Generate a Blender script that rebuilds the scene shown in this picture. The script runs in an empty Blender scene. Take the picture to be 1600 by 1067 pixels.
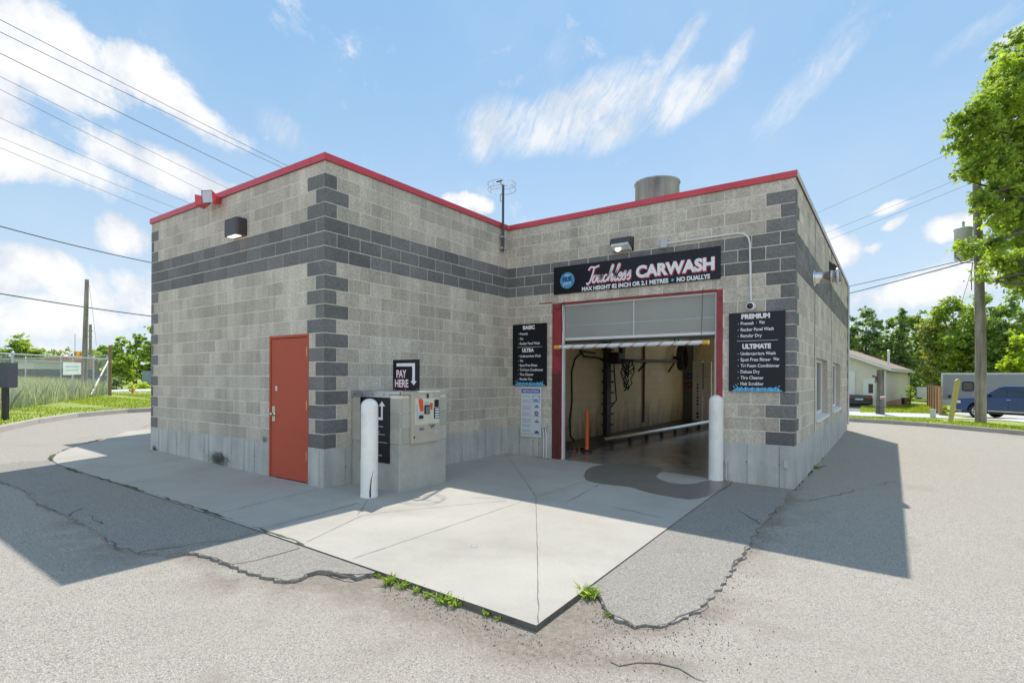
import bpy, math, random
import numpy as np
from mathutils import Vector, Matrix
random.seed(7); RS = np.random.RandomState(11)
S = bpy.context.scene
COL = S.collection
R = math.radians

# ------------------------------------------------------------------ camera
FPX, HOR, ROLL, CX, CY, CZ, YAW = 842.46, 589.64, -0.00455, 6.371, -4.566, 1.546, 0.6138
cd = bpy.data.cameras.new("camera"); cam = bpy.data.objects.new("camera", cd); COL.objects.link(cam)
cd.sensor_width = 36; cd.lens = FPX / 1600 * 36; cd.shift_y = (HOR - 533.5) / 1600; cd.clip_end = 5000; cd.clip_start = .05
cam.matrix_world = (Matrix.Translation((CX, CY, CZ)) @ Matrix.Rotation(YAW, 4, 'Z') @ Matrix.Rotation(R(90), 4, 'X')
                    @ Matrix.Rotation(-ROLL, 4, 'Z'))
S.camera = cam
S.view_settings.view_transform = 'Standard'; S.view_settings.look = 'None'
S.view_settings.exposure = 0.42; S.view_settings.gamma = 1
S.cycles.max_bounces = 8; S.cycles.transparent_max_bounces = 16
S.render.film_transparent = False

# photograph pixel (1600 x 1067) -> real points of the place
def ray(px, py):
    ur = px - 800; vr = HOR - py
    u = ur * math.cos(ROLL) - vr * math.sin(ROLL); v = vr * math.cos(ROLL) + ur * math.sin(ROLL)
    l, up = u / FPX, v / FPX
    return Vector((l * math.cos(YAW) - math.sin(YAW), l * math.sin(YAW) + math.cos(YAW), up))
C0 = Vector((CX, CY, CZ))
SLOPE = -.017
def G(px, py):
    r = ray(px, py); t = (SLOPE * CX - CZ) / (r.z - SLOPE * r.x); return C0 + r * t
def W(px, py, d): return C0 + ray(px, py) * d
def WX(px, py, x): r = ray(px, py); return C0 + r * ((x - CX) / r.x)
def WY(px, py, y): r = ray(px, py); return C0 + r * ((y - CY) / r.y)
def depth(x, y): return -(x - CX) * math.sin(YAW) + (y - CY) * math.cos(YAW)
def sstep(a, b, t): t = min(1, max(0, (t - a) / (b - a))); return t * t * (3 - 2 * t)
def gz(x, y):
    z = SLOPE * max(-32, min(11, x))
    s = depth(x, y); k = sstep(-2, 4, x + (s - 20) * .1)
    return z - .62 * min(1, max(0, (s - 21) / 10)) * k

# ------------------------------------------------------------------ sun + sky
LT = Vector((.27, -.685, -1)).normalized()          # direction the sunlight travels
sun = bpy.data.lights.new("sun", 'SUN'); sun.energy = 3.9; sun.angle = R(.5); sun.color = (1, .95, .87)
so = bpy.data.objects.new("sun", sun); COL.objects.link(so); so.rotation_euler = LT.to_track_quat('-Z', 'Y').to_euler()
TOSUN = -LT
w = bpy.data.worlds.new("World"); S.world = w; w.use_nodes = True
nt = w.node_tree; N = nt.nodes; L = nt.links; N.clear()
def nd(t, **k):
    n = N.new(t)
    for a, b in k.items(): setattr(n, a, b)
    return n
def val(sock, v):
    if hasattr(v, 'is_output') or isinstance(v, bpy.types.NodeSocket): L.new(v, sock)
    else: sock.default_value = v
def mth(op, a, b=None, c=None, clamp=False):
    n = nd('ShaderNodeMath', operation=op, use_clamp=clamp); val(n.inputs[0], a)
    if b is not None: val(n.inputs[1], b)
    if c is not None: val(n.inputs[2], c)
    return n.outputs[0]
def vm(op, a, b=None):
    n = nd('ShaderNodeVectorMath', operation=op); val(n.inputs[0], a)
    if b is not None: val(n.inputs[1], b)
    return n
def smooth(x, a, b):
    n = nd('ShaderNodeMapRange', interpolation_type='SMOOTHSTEP'); val(n.inputs[0], x); n.inputs[1].default_value = a; n.inputs[2].default_value = b
    return n.outputs[0]
def noise(vec, scale, detail=6, rough=.55, dist=0):
    n = nd('ShaderNodeTexNoise'); val(n.inputs['Vector'], vec); n.inputs['Scale'].default_value = scale
    n.inputs['Detail'].default_value = detail; n.inputs['Roughness'].default_value = rough; n.inputs['Distortion'].default_value = dist
    return n
sky = nd('ShaderNodeTexSky', sky_type='NISHITA', sun_disc=False)
sky.sun_elevation = math.asin(TOSUN.z); sky.sun_rotation = math.atan2(TOSUN.x, TOSUN.y)
sky.air_density = 1.0; sky.dust_density = .6; sky.ozone_density = 1.6
tc = nd('ShaderNodeTexCoord'); D = vm('NORMALIZE', tc.outputs['Generated']).outputs[0]
wn = noise(D, 5, 5, .6); wv = vm('SUBTRACT', wn.outputs['Color'], (.5, .5, .5)).outputs[0]
wsc = vm('SCALE', wv); wsc.inputs['Scale'].default_value = .07
Dw = vm('ADD', D, wsc.outputs[0]).outputs[0]
def frame(px, py, rx, ry, rot):
    c = ray(px, py).normalized()
    a = ray(px + 1, py).normalized() - c; b = ray(px, py - 1).normalized() - c
    a = a / a.length_squared; b = b / b.length_squared
    b = b - c * b.dot(c); a = a - c * a.dot(c)
    cr, sr = math.cos(R(rot)), math.sin(R(rot))
    return c, (a * cr + b * sr) / rx, (b * cr - a * sr) / ry
def blob(px, py, rx, ry, rot=0, amp=1, warp=True):
    c, a, b = frame(px, py, rx, ry, rot); src = Dw if warp else D
    da = mth('SUBTRACT', vm('DOT_PRODUCT', src, tuple(a)).outputs['Value'], a.dot(c))
    db = mth('SUBTRACT', vm('DOT_PRODUCT', src, tuple(b)).outputs['Value'], b.dot(c))
    q = mth('MULTIPLY_ADD', da, da, mth('MULTIPLY', db, db))
    fr = mth('GREATER_THAN', vm('DOT_PRODUCT', D, tuple(c)).outputs['Value'], .3)
    return mth('MULTIPLY', mth('MULTIPLY', mth('SUBTRACT', 1.0, q, clamp=True), fr), amp)
def union(lst):
    s = lst[0]
    for t in lst[1:]: s = mth('MAXIMUM', s, t)
    return s
cum = [(60, 80, 170, 120, -15, 1), (230, 140, 190, 55, -22, 1), (-80, 130, 150, 120, 0, 1), (60, 265, 230, 55, -4, 1), (250, 275, 170, 48, -14, 1),
       (-40, 430, 170, 55, 0, 1), (60, 430, 130, 42, -10, .9), (185, 375, 70, 42, 10, 1), (40, 500, 300, 55, 0, .8), (200, 470, 200, 60, 0, .75), (130, 560, 300, 40, 0, .6),
       (330, 310, 60, 25, -20, .55), (725, 316, 52, 20, -8, .95), (1310, 375, 55, 32, -35, 1), (1385, 318, 42, 15, 8, .9), (1397, 345, 30, 12, 12, .85),
       (1490, 347, 60, 27, 5, 1), (1460, 450, 150, 36, 8, .95), (1365, 380, 22, 9, 0, .6), (1600, 45, 60, 22, 20, .7), (1340, 470, 120, 30, 0, .55), (420, 215, 45, 20, 40, .45),
       # beyond the picture, so that the sky is real all round
       (2300, 300, 500, 160, 5, .9), (-900, 350, 500, 150, 0, .9)]
BACK = -ray(800, 480).normalized()
cn = noise(D, 9, 12, .66, .3).outputs['Fac']; cn2 = noise(D, 4, 5, .55).outputs['Fac']
cd_ = mth('ADD', union([blob(*b) for b in cum]), mth('MULTIPLY', mth('SUBTRACT', cn, .5), 2.5))
calpha = smooth(cd_, .18, .74)
cthick = smooth(cd_, .5, 1.15)
# thin cirrus, combed up and to the right
_, sa, sb = frame(1000, 150, 210, 42, 62)
sv = nd('ShaderNodeCombineXYZ'); val(sv.inputs[0], vm('DOT_PRODUCT', Dw, tuple(sa)).outputs['Value']); val(sv.inputs[1], vm('DOT_PRODUCT', Dw, tuple(sb)).outputs['Value'])
sn = noise(sv.outputs[0], 2.0, 10, .7, .8).outputs['Fac']; sn2 = noise(D, 16, 10, .7).outputs['Fac']
cir = [(765, 195, 75, 55, 60, .9), (870, 205, 150, 50, 5, 1), (960, 205, 90, 45, 30, .9), (800, 190, 110, 60, 0, .9), (930, 165, 170, 75, 12, 1), (1060, 160, 110, 45, 25, 1), (1060, 85, 95, 24, 62, .8), (1125, 110, 90, 24, 58, .8), (1250, 130, 150, 42, 38, .6), (1300, 60, 140, 26, 42, .4), (860, 90, 120, 60, 60, .35), (1560, 30, 120, 30, 25, .5), (430, 215, 60, 40, -45, .5)]
ci = mth('MULTIPLY', union([blob(*b) for b in cir]), mth('SUBTRACT', mth('ADD', mth('MULTIPLY', sn, 2.6), mth('MULTIPLY', sn2, 1.6)), 1.0))
ci = mth('MULTIPLY', smooth(ci, .14, 1.35), .95)
veil = mth('MULTIPLY', smooth(cn2, .42, .75), .10)
sepz = nd('ShaderNodeSeparateXYZ'); val(sepz.inputs[0], D)
low = mth('MULTIPLY', mth('SUBTRACT', 1.0, smooth(sepz.outputs[2], .0, .30)), .30)
bkd = smooth(vm('DOT_PRODUCT', D, tuple(BACK)).outputs['Value'], .0, .7)
bk = mth('MULTIPLY', smooth(vm('DOT_PRODUCT', D, tuple(BACK)).outputs['Value'], -.1, .6), mth('MULTIPLY', smooth(cn2, .38, .6), .9))  # unseen cloud cover added behind the camera as neutral fill light
alpha = mth('MAXIMUM', bk, mth('MAXIMUM', mth('MAXIMUM', calpha, ci), mth('MAXIMUM', veil, low)))
ccol = nd('ShaderNodeMix', data_type='RGBA'); val(ccol.inputs[0], mth('ADD', mth('MULTIPLY', cthick, .45), mth('MULTIPLY', smooth(noise(vm('ADD', D, (0, 0, .03)).outputs[0], 13, 8, .6).outputs['Fac'], .3, .62), .6), clamp=True))
ccol.inputs[6].default_value = (4.9, 5.4, 6.1, 1); ccol.inputs[7].default_value = (7.7, 7.7, 7.7, 1)
mx = nd('ShaderNodeMix', data_type='RGBA'); val(mx.inputs[0], alpha)
grad = nd('ShaderNodeMix', data_type='RGBA'); val(grad.inputs[0], smooth(sepz.outputs[2], -.05, .65))
grad.inputs[6].default_value = (4.5, 5.7, 6.8, 1); grad.inputs[7].default_value = (2.0, 3.85, 6.2, 1)
skb = nd('ShaderNodeMix', data_type='RGBA'); skb.inputs[0].default_value = .86      # hand-set gradient laid over the computed sky to even out its glare
val(skb.inputs[6], sky.outputs[0]); val(skb.inputs[7], grad.outputs[2])
val(mx.inputs[6], skb.outputs[2]); cbr = vm('SCALE', ccol.outputs[2]); L.new(mth('MULTIPLY_ADD', bkd, .7, 1.0), cbr.inputs['Scale']); val(mx.inputs[7], cbr.outputs[0])   # clouds behind the camera brightened to lift the shaded walls
bg = nd('ShaderNodeBackground'); bg.inputs[1].default_value = .105; val(bg.inputs[0], mx.outputs[2])
wo = nd('ShaderNodeOutputWorld'); L.new(bg.outputs[0], wo.inputs[0])

# ------------------------------------------------------------------ materials
MATS = {}
def pm(name, col, rough=.7, metal=0, var=.12, vs=2.0, bump=0, bs=60, tone=0, stain=None, streak=0, speck=0, ss=150, spec=.5, trans=0, emit=None):
    """procedural surface: base colour with wear noise, optional per-piece tone, rust/dirt stain, speckle and bump"""
    if name in MATS: return MATS[name]
    m = bpy.data.materials.new(name); m.use_nodes = True; t = m.node_tree; n = t.nodes; l = t.links
    b = n['Principled BSDF']; b.inputs['Roughness'].default_value = rough; b.inputs['Metallic'].default_value = metal
    b.inputs['Specular IOR Level'].default_value = spec
    tcn = n.new('ShaderNodeTexCoord'); v = tcn.outputs['Object']
    def ns(scale, det=6, r=.6, vec=None):
        q = n.new('ShaderNodeTexNoise'); q.inputs['Scale'].default_value = scale; q.inputs['Detail'].default_value = det; q.inputs['Roughness'].default_value = r
        l.new(vec or v, q.inputs['Vector']); return q.outputs['Fac']
    def mr(x, a, bb, c, d):
        q = n.new('ShaderNodeMapRange'); l.new(x, q.inputs[0])
        for i, z in enumerate((a, bb, c, d)): q.inputs[i + 1].default_value = z
        return q.outputs[0]
    def mul(c, f):
        q = n.new('ShaderNodeVectorMath'); q.operation = 'SCALE'; l.new(c, q.inputs[0]); l.new(f, q.inputs['Scale']); return q.outputs[0]
    rgb = n.new('ShaderNodeRGB'); rgb.outputs[0].default_value = (*col, 1); c = rgb.outputs[0]
    if var: c = mul(c, mr(ns(vs), .3, .7, 1 - var, 1 + var))
    if tone:
        a = n.new('ShaderNodeAttribute'); a.attribute_name = 'tone'; c = mul(c, mr(a.outputs['Fac'], 0, 1, 1 - tone, 1 + tone))
    if speck: c = mul(c, mr(ns(ss, 3, .7), .3, .7, 1 - speck, 1 + speck))
    if streak:
        mp = n.new('ShaderNodeMapping'); mp.inputs['Scale'].default_value = (3, 3, .25); l.new(v, mp.inputs[0])
        c = mul(c, mr(ns(2.2, 6, .6, mp.outputs[0]), .35, .65, 1 - streak, 1 + streak * .3))
    if stain:
        sc, amt, scol = stain; mxx = n.new('ShaderNodeMix'); mxx.data_type = 'RGBA'
        l.new(mr(ns(sc, 8, .7), .5, .68, 0, amt), mxx.inputs[0]); l.new(c, mxx.inputs[6]); mxx.inputs[7].default_value = (*scol, 1); c = mxx.outputs[2]
    l.new(c, b.inputs['Base Color'])
    if bump:
        bp = n.new('ShaderNodeBump'); bp.inputs['Strength'].default_value = bump; bp.inputs['Distance'].default_value = .01
        l.new(ns(bs, 6, .65), bp.inputs['Height']); l.new(bp.outputs[0], b.inputs['Normal'])
    if trans: b.inputs['Transmission Weight'].default_value = trans
    if emit: b.inputs['Emission Color'].default_value = (*emit[0], 1); b.inputs['Emission Strength'].default_value = emit[1]
    MATS[name] = m; return m
def leafmat(name, col, tr=.45, tint=(1.25, 1.15, .5)):
    if name in MATS: return MATS[name]
    m = bpy.data.materials.new(name); m.use_nodes = True; t = m.node_tree; n = t.nodes; l = t.links
    b = n['Principled BSDF']; b.inputs['Roughness'].default_value = .55; b.inputs['Specular IOR Level'].default_value = .35
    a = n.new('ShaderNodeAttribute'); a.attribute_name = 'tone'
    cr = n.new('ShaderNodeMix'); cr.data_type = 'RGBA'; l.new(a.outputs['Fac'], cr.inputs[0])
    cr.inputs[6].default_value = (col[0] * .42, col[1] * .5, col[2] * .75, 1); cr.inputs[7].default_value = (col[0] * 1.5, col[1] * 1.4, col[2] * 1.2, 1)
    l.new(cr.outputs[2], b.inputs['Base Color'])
    tb = n.new('ShaderNodeBsdfTranslucent'); vv = n.new('ShaderNodeVectorMath'); vv.operation = 'MULTIPLY'; l.new(cr.outputs[2], vv.inputs[0]); vv.inputs[1].default_value = tuple(1.9 * x for x in tint)
    l.new(vv.outputs[0], tb.inputs[0]); ms = n.new('ShaderNodeMixShader'); ms.inputs[0].default_value = tr
    l.new(b.outputs[0], ms.inputs[1]); l.new(tb.outputs[0], ms.inputs[2]); l.new(ms.outputs[0], n['Material Output'].inputs[0])
    MATS[name] = m; return m

# ------------------------------------------------------------------ mesh builder
class MB:
    def __init__(s): s.v = []; s.f = []; s.m = []; s.t = []; s.mats = []; s.tone = .5; s.sm = []
    def mi(s, mat):
        if mat not in s.mats: s.mats.append(mat)
        return s.mats.index(mat)
    def add(s, vs, fs, mat, smooth=False):
        o = len(s.v); s.v += [tuple(x) for x in vs]; s.t += [s.tone] * len(vs); k = s.mi(mat)
        for f in fs: s.f.append(tuple(i + o for i in f)); s.m.append(k); s.sm.append(smooth)
        return s
    def box(s, a, b, mat, bev=0, M=None):
        x0, y0, z0 = (min(a[i], b[i]) for i in range(3)); x1, y1, z1 = (max(a[i], b[i]) for i in range(3))
        if bev:
            bev = min(bev, (x1 - x0) * .45, (y1 - y0) * .45, (z1 - z0) * .45); vs = []; idx = {}
            fs = []
            for i, x in enumerate((x0, x1)):
                for j, y in enumerate((y0, y1)):
                    for k, z in enumerate((z0, z1)):
                        sx, sy, sz = (bev, -bev)[i], (bev, -bev)[j], (bev, -bev)[k]
                        idx[i, j, k, 0] = len(vs); vs.append((x, y + sy, z + sz))
                        idx[i, j, k, 1] = len(vs); vs.append((x + sx, y, z + sz))
                        idx[i, j, k, 2] = len(vs); vs.append((x + sx, y + sy, z))
            I = idx
            for i in (0, 1):
                q = [I[i, 0, 0, 0], I[i, 0, 1, 0], I[i, 1, 1, 0], I[i, 1, 0, 0]]; fs.append(q if i == 0 else q[::-1])
                q = [I[0, i, 0, 1], I[1, i, 0, 1], I[1, i, 1, 1], I[0, i, 1, 1]]; fs.append(q if i == 0 else q[::-1])
                q = [I[0, 0, i, 2], I[0, 1, i, 2], I[1, 1, i, 2], I[1, 0, i, 2]]; fs.append(q if i == 0 else q[::-1])
            for a_ in (0, 1):
                for b_ in (0, 1):
                    q = [I[a_, b_, 0, 0], I[a_, b_, 0, 1], I[a_, b_, 1, 1], I[a_, b_, 1, 0]]; fs.append(q if a_ == b_ else q[::-1])
                    q = [I[a_, 0, b_, 2], I[a_, 1, b_, 2], I[a_, 1, b_, 0], I[a_, 0, b_, 0]]; fs.append(q if a_ == b_ else q[::-1])
                    q = [I[0, a_, b_, 1], I[1, a_, b_, 1], I[1, a_, b_, 2], I[0, a_, b_, 2]]; fs.append(q if a_ == b_ else q[::-1])
                    for c_ in (0, 1):
                        q = [I[a_, b_, c_, 0], I[a_, b_, c_, 1], I[a_, b_, c_, 2]]; fs.append(q if (a_ + b_ + c_) % 2 else q[::-1])
        else:
            vs = [(x, y, z) for x in (x0, x1) for y in (y0, y1) for z in (z0, z1)]
            fs = [(0, 1, 3, 2), (4, 6, 7, 5), (0, 4, 5, 1), (2, 3, 7, 6), (0, 2, 6, 4), (1, 5, 7, 3)]
        if M is not None: vs = [M @ Vector(p) for p in vs]
        return s.add(vs, fs, mat)
    def tube(s, path, r, mat, n=10, caps=True, smooth=True):
        P = [Vector(p) for p in path]; rr = r if isinstance(r, (list, tuple)) else [r] * len(P); vs = []; fs = []
        up = Vector((0, 0, 1)); prev = None
        for i, p in enumerate(P):
            t = (P[min(i + 1, len(P) - 1)] - P[max(i - 1, 0)]).normalized()
            if prev is None: a = t.orthogonal().normalized()
            else:
                a = prev - t * prev.dot(t); a = a.normalized() if a.length > 1e-6 else t.orthogonal().normalized()
            prev = a; b = t.cross(a)
            for k in range(n): an = 2 * math.pi * k / n; vs.append(p + (a * math.cos(an) + b * math.sin(an)) * rr[i])
        for i in range(len(P) - 1):
            for k in range(n): fs.append((i * n + k, i * n + (k + 1) % n, (i + 1) * n + (k + 1) % n, (i + 1) * n + k))
        s.add(vs, fs, mat, smooth)
        if caps:
            s.add([vs[k] for k in range(n)][::-1], [tuple(range(n))], mat); s.add(vs[-n:], [tuple(range(n))], mat)
        return s
    def lathe(s, prof, mat, c=(0, 0, 0), n=24, axis='Z', smooth=True):
        vs = []; fs = []
        for r_, z in prof:
            for k in range(n):
                an = 2 * math.pi * k / n; p = (r_ * math.cos(an), r_ * math.sin(an), z)
                if axis == 'Y': p = (p[0], p[2], p[1])
                if axis == 'X': p = (p[2], p[0], p[1])
                vs.append((p[0] + c[0], p[1] + c[1], p[2] + c[2]))
        for i in range(len(prof) - 1):
            for k in range(n): fs.append((i * n + k, i * n + (k + 1) % n, (i + 1) * n + (k + 1) % n, (i + 1) * n + k))
        return s.add(vs, fs, mat, smooth)
    def xf(s, M): s.v = [tuple(M @ Vector(p)) for p in s.v]; return s
    def poly(s, pts, mat): return s.add(pts, [tuple(range(len(pts)))], mat)
    def prism(s, pts, vec, mat):
        n = len(pts); v = Vector(vec); P = [Vector(p) for p in pts]; vs = P + [p + v for p in P]
        fs = [tuple(range(n))[::-1], tuple(range(n, 2 * n))] + [(i, (i + 1) % n, (i + 1) % n + n, i + n) for i in range(n)]
        return s.add(vs, fs, mat)
    def ribbon(s, pts, wd, mat, z=None, up=Vector((0, 0, 1))):
        P = [Vector(p) for p in pts]; vs = []; ww = wd if isinstance(wd, list) else [wd] * len(P)
        for i, p in enumerate(P):
            t = (P[min(i + 1, len(P) - 1)] - P[max(i - 1, 0)]).normalized(); sd = t.cross(up).normalized() * ww[i] / 2
            vs += [p + sd, p - sd]
        return s.add(vs, [(2 * i, 2 * i + 1, 2 * i + 3, 2 * i + 2) for i in range(len(P) - 1)], mat)

def setp(o, label=None, cat=None, group=None, kind=None):
    if label: o['label'] = label
    if cat: o['category'] = cat
    if group: o['group'] = group
    if kind: o['kind'] = kind
    return o
def worldloc(o):
    p = Vector((0, 0, 0))
    while o is not None: p += o.location; o = o.parent
    return p
def obj(name, mb, parent=None, at=None, label=None, cat=None, group=None, kind=None):
    me = bpy.data.meshes.new(name); loc = Vector(at) if at is not None else (Vector((0, 0, 0)))
    base = worldloc(parent) if parent else Vector((0, 0, 0))
    V = np.array(mb.v, dtype=float)
    if at is None: off = base
    else: off = loc
    V = V - np.array(off)
    me.from_pydata(V.tolist(), [], mb.f); 
    for m in mb.mats: me.materials.append(m)
    me.polygons.foreach_set('material_index', mb.m); me.polygons.foreach_set('use_smooth', mb.sm)
    a = me.attributes.new('tone', 'FLOAT', 'POINT'); a.data.foreach_set('value', mb.t); me.update()
    o = bpy.data.objects.new(name, me); COL.objects.link(o)
    if parent: o.parent = parent
    if at is not None: o.location = loc - base
    setp(o, label, cat, group, kind); return o
def thing(name, loc, label, cat, group=None):
    o = bpy.data.objects.new(name, None); COL.objects.link(o); o.location = Vector(loc); o.empty_display_size = .2
    return setp(o, label, cat, group)
def dup(o, loc=None, parent=None, label=None):
    c = o.copy(); COL.objects.link(c); c.parent = parent
    if loc is not None: c.location = loc
    if label: c['label'] = label
    for ch in [x for x in S.objects if x.parent == o]: dup(ch, parent=c)
    return c

def text_into(mb, body, p0, ux, uy, width, height, mat, shear=0, bold=0, align='L', lift=.001, lim=None):
    """letters fitted in a width x height box standing on point p0 (baseline left)"""
    cu = bpy.data.curves.new('t', 'FONT'); cu.body = body; cu.size = 1; cu.shear = shear; cu.offset = bold; cu.resolution_u = 3
    o = bpy.data.objects.new('t', cu); COL.objects.link(o); dg = bpy.context.evaluated_depsgraph_get(); dg.update()
    me = o.evaluated_get(dg).to_mesh(); n = len(me.vertices)
    V = np.zeros(n * 3); me.vertices.foreach_get('co', V); V = V.reshape(-1, 3); F = [tuple(p.vertices) for p in me.polygons]
    o.to_mesh_clear(); bpy.data.objects.remove(o); bpy.data.curves.remove(cu)
    x0, x1 = V[:, 0].min(), V[:, 0].max(); ch = .70
    sx = width / (x1 - x0) if width else height / ch; sy = height / ch
    ux = Vector(ux); uy = Vector(uy); nn = ux.cross(uy)
    p0 = Vector(p0); off = 0
    if align == 'C': off = -(x1 - x0) * sx / 2
    vs = [p0 + ux * ((v[0] - x0) * sx + off) + uy * (v[1] * sy) + nn * lift for v in V]
    mb.add(vs, F, mat)

# palette
M_BL = pm('block_light', (.55, .49, .40), .92, var=.13, vs=1.1, bump=1.0, bs=22, tone=.15, speck=.26, ss=32, streak=.16, stain=(1.6, .22, (.30, .27, .20)))
M_BD = pm('block_dark', (.172, .166, .156), .9, var=.15, vs=1.5, bump=.8, bs=24, tone=.2, speck=.3, ss=36)
M_MO = pm('mortar', (.74, .68, .58), .95, var=.12, vs=3, bump=.3, bs=80, speck=.1)
M_FO = pm('foundation_concrete', (.50, .50, .455), .9, var=.16, vs=1.7, bump=.25, bs=30, streak=.17, stain=(1.1, .35, (.24, .235, .2)), speck=.08)
M_FL = pm('form_line', (.17, .18, .18), .9)
M_CC = pm('apron_concrete', (.415, .385, .332), .88, var=.10, vs=.7, bump=.12, bs=90, speck=.06, ss=60, stain=(.9, .5, (.31, .28, .23)))
M_RED = pm('red_metal', (.60, .05, .07), .33, var=.10, stain=(1.3, .35, (.50, .10, .12)), spec=.5)
M_RUST = pm('rusty_red_steel', (.30, .028, .035), .5, var=.2, vs=4, stain=(5, .95, (.06, .022, .018)), bump=.2, bs=40)
M_DOOR = pm('door_red', (.45, .075, .032), .6, var=.08, vs=1.5, bump=.08, bs=9, stain=(3, .25, (.30, .055, .03)))
M_DFR = pm('door_frame_brown', (.16, .055, .04), .6)
M_STL = pm('galvanised', (.55, .57, .58), .35, metal=.85, var=.12, vs=8)
M_CHR = pm('steel', (.62, .6, .55), .25, metal=1)
M_GRY = pm('grey_paint', (.5, .52, .53), .5, var=.06)
M_WHT = pm('white_plastic', (.72, .71, .68), .45, var=.05, vs=5)
M_BOLL = pm('bollard_white', (.86, .84, .77), .5, var=.05, vs=4, streak=.08, stain=(5, .35, (.55, .50, .42)))
M_BLK = pm('black_plastic', (.02, .02, .022), .35, var=.1)
M_SIGN = pm('sign_black', (.008, .009, .013), .3, var=.05, spec=.3)
M_BRZ = pm('bronze_housing', (.06, .05, .048), .4, var=.1)
M_TW = pm('letter_white', (.8, .78, .78), .5, var=0)
M_TR = pm('letter_red', (.55, .03, .07), .5, var=0)
M_TB = pm('print_blue', (.05, .28, .55), .5, var=.25, vs=12)
M_TLB = pm('print_light_blue', (.16, .48, .72), .5, var=.2, vs=12)
M_TG = pm('print_grey', (.30, .34, .40), .5, var=0)
M_YEL = pm('yellow_paint', (.75, .42, .02), .45)
M_ORG = pm('orange_post', (.75, .16, .03), .5, var=.1)
M_ROOF = pm('roof_gravel', (.2, .2, .19), .9, speck=.3)
M_WOOD = pm('weathered_wood', (.36, .315, .26), .9, var=.2, vs=4, streak=.5, bump=.4, bs=25, stain=(2, .5, (.12, .09, .07)))
M_CABLE = pm('cable_black', (.02, .02, .022), .6, var=0)
M_LINE = pm('joint_dark', (.10, .098, .09), .95, var=.3, vs=5)

# ------------------------------------------------------------------ ground of the lot: one sheet to the horizon
def axis(lo, hi, fine, c0, c1):
    a = list(np.arange(c0, c1 + 1e-6, fine)); st = fine; x = c0
    while x > lo: st *= 1.22; x -= st; a.insert(0, max(x, lo))
    st = fine; x = c1
    while x < hi: st *= 1.22; x += st; a.append(min(x, hi))
    return np.array(a)
def pdist(P, line):
    """distance of points (n,2) to a polyline"""
    best = np.full(len(P), 1e9)
    for a, b in zip(line[:-1], line[1:]):
        a = np.array(a[:2]); b = np.array(b[:2]); d = b - a; t = np.clip(((P - a) @ d) / max(1e-9, d @ d), 0, 1)
        best = np.minimum(best, np.hypot(*(P - a - t[:, None] * d).T))
    return best
def vnoise(P, sc, seed=0):
    r = np.random.RandomState(seed); T = r.rand(256, 256); q = P * sc; i = np.floor(q).astype(int); f = q - i; f = f * f * (3 - 2 * f)
    g = lambda a, b: T[(i[:, 0] + a) % 256, (i[:, 1] + b) % 256]
    return (g(0, 0) * (1 - f[:, 0]) + g(1, 0) * f[:, 0]) * (1 - f[:, 1]) + (g(0, 1) * (1 - f[:, 0]) + g(1, 1) * f[:, 0]) * f[:, 1]
def fbm(P, sc, seed=0): return sum(vnoise(P, sc * 2 ** k, seed + k) * .5 ** (k + 1) for k in range(5))

def px_line(l): return [G(*p) for p in l]
left_patch_out = px_line([(0, 760), (37, 772), (62, 794), (109, 813), (150, 835), (187, 863), (219, 869), (266, 871), (306, 868), (331, 874), (353, 883), (375, 891), (406, 902), (447, 911), (475, 906), (497, 895), (530, 897), (561, 903), (585, 898)])
right_patch_out = px_line([(934, 917), (945, 940), (956, 959), (975, 968), (997, 976), (1042, 974), (1069, 964), (1091, 955), (1110, 934), (1136, 906), (1147, 884), (1166, 861), (1177, 839), (1192, 816), (1222, 786), (1237, 763)])
A_L = [(-5.0, -1.6), (4.49, -1.61)]
xs = axis(-1500, 1500, .07, -7, 9); ys = axis(-1500, 1500, .07, -4.6, 6)
XX, YY = np.meshgrid(xs, ys, indexing='ij'); P2 = np.stack([XX.ravel(), YY.ravel()], 1)
Z = SLOPE * np.clip(P2[:, 0], -32, 11)
dp = -(P2[:, 0] - CX) * math.sin(YAW) + (P2[:, 1] - CY) * math.cos(YAW)
def ss(a, b, t): t = np.clip((t - a) / (b - a), 0, 1); return t * t * (3 - 2 * t)
Z = Z - .62 * np.clip((dp - 21) / 10, 0, 1) * ss(-2, 4, P2[:, 0] + (dp - 20) * .1)
near = (np.abs(P2[:, 0] - 1) < 9) & (P2[:, 1] < 7)
Z = Z - .012 + np.where(near, (fbm(P2, .9, 5) - .5) * .02, 0)
edge = [(2.3, -1.66), (4.56, -1.68), (4.60, -.9)]
de = pdist(P2, edge); outer = np.minimum(pdist(P2, [tuple(p[:2]) for p in left_patch_out[4:]]), pdist(P2, [tuple(p[:2]) for p in right_patch_out]))
Z = Z - .012 * np.exp(-(de / .28) ** 2)
nz = fbm(P2, 1.6, 20); nz2 = fbm(P2, 6, 30)
dirt = np.clip(1.25 * np.exp(-(np.maximum(0, de - .05) / .33) ** 2) + .7 * np.exp(-(outer / .16) ** 2) * ss(.38, .5, nz) + .35 * np.exp(-(outer / .5) ** 2) * ss(.4, .6, nz2), 0, 1) * np.clip(.35 + 1.3 * nz2, 0, 1)
dirt = np.clip(dirt + .55 * ss(.50, .62, nz) * ss(0, 1.2, -P2[:, 1] - 1.2) * ss(0, .8, 7 - P2[:, 0]) * np.exp(-((P2[:, 0] - 4.2) / 2.2) ** 2) * np.exp(-((P2[:, 1] + 2.4) / .55) ** 2), 0, 1)
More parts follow.
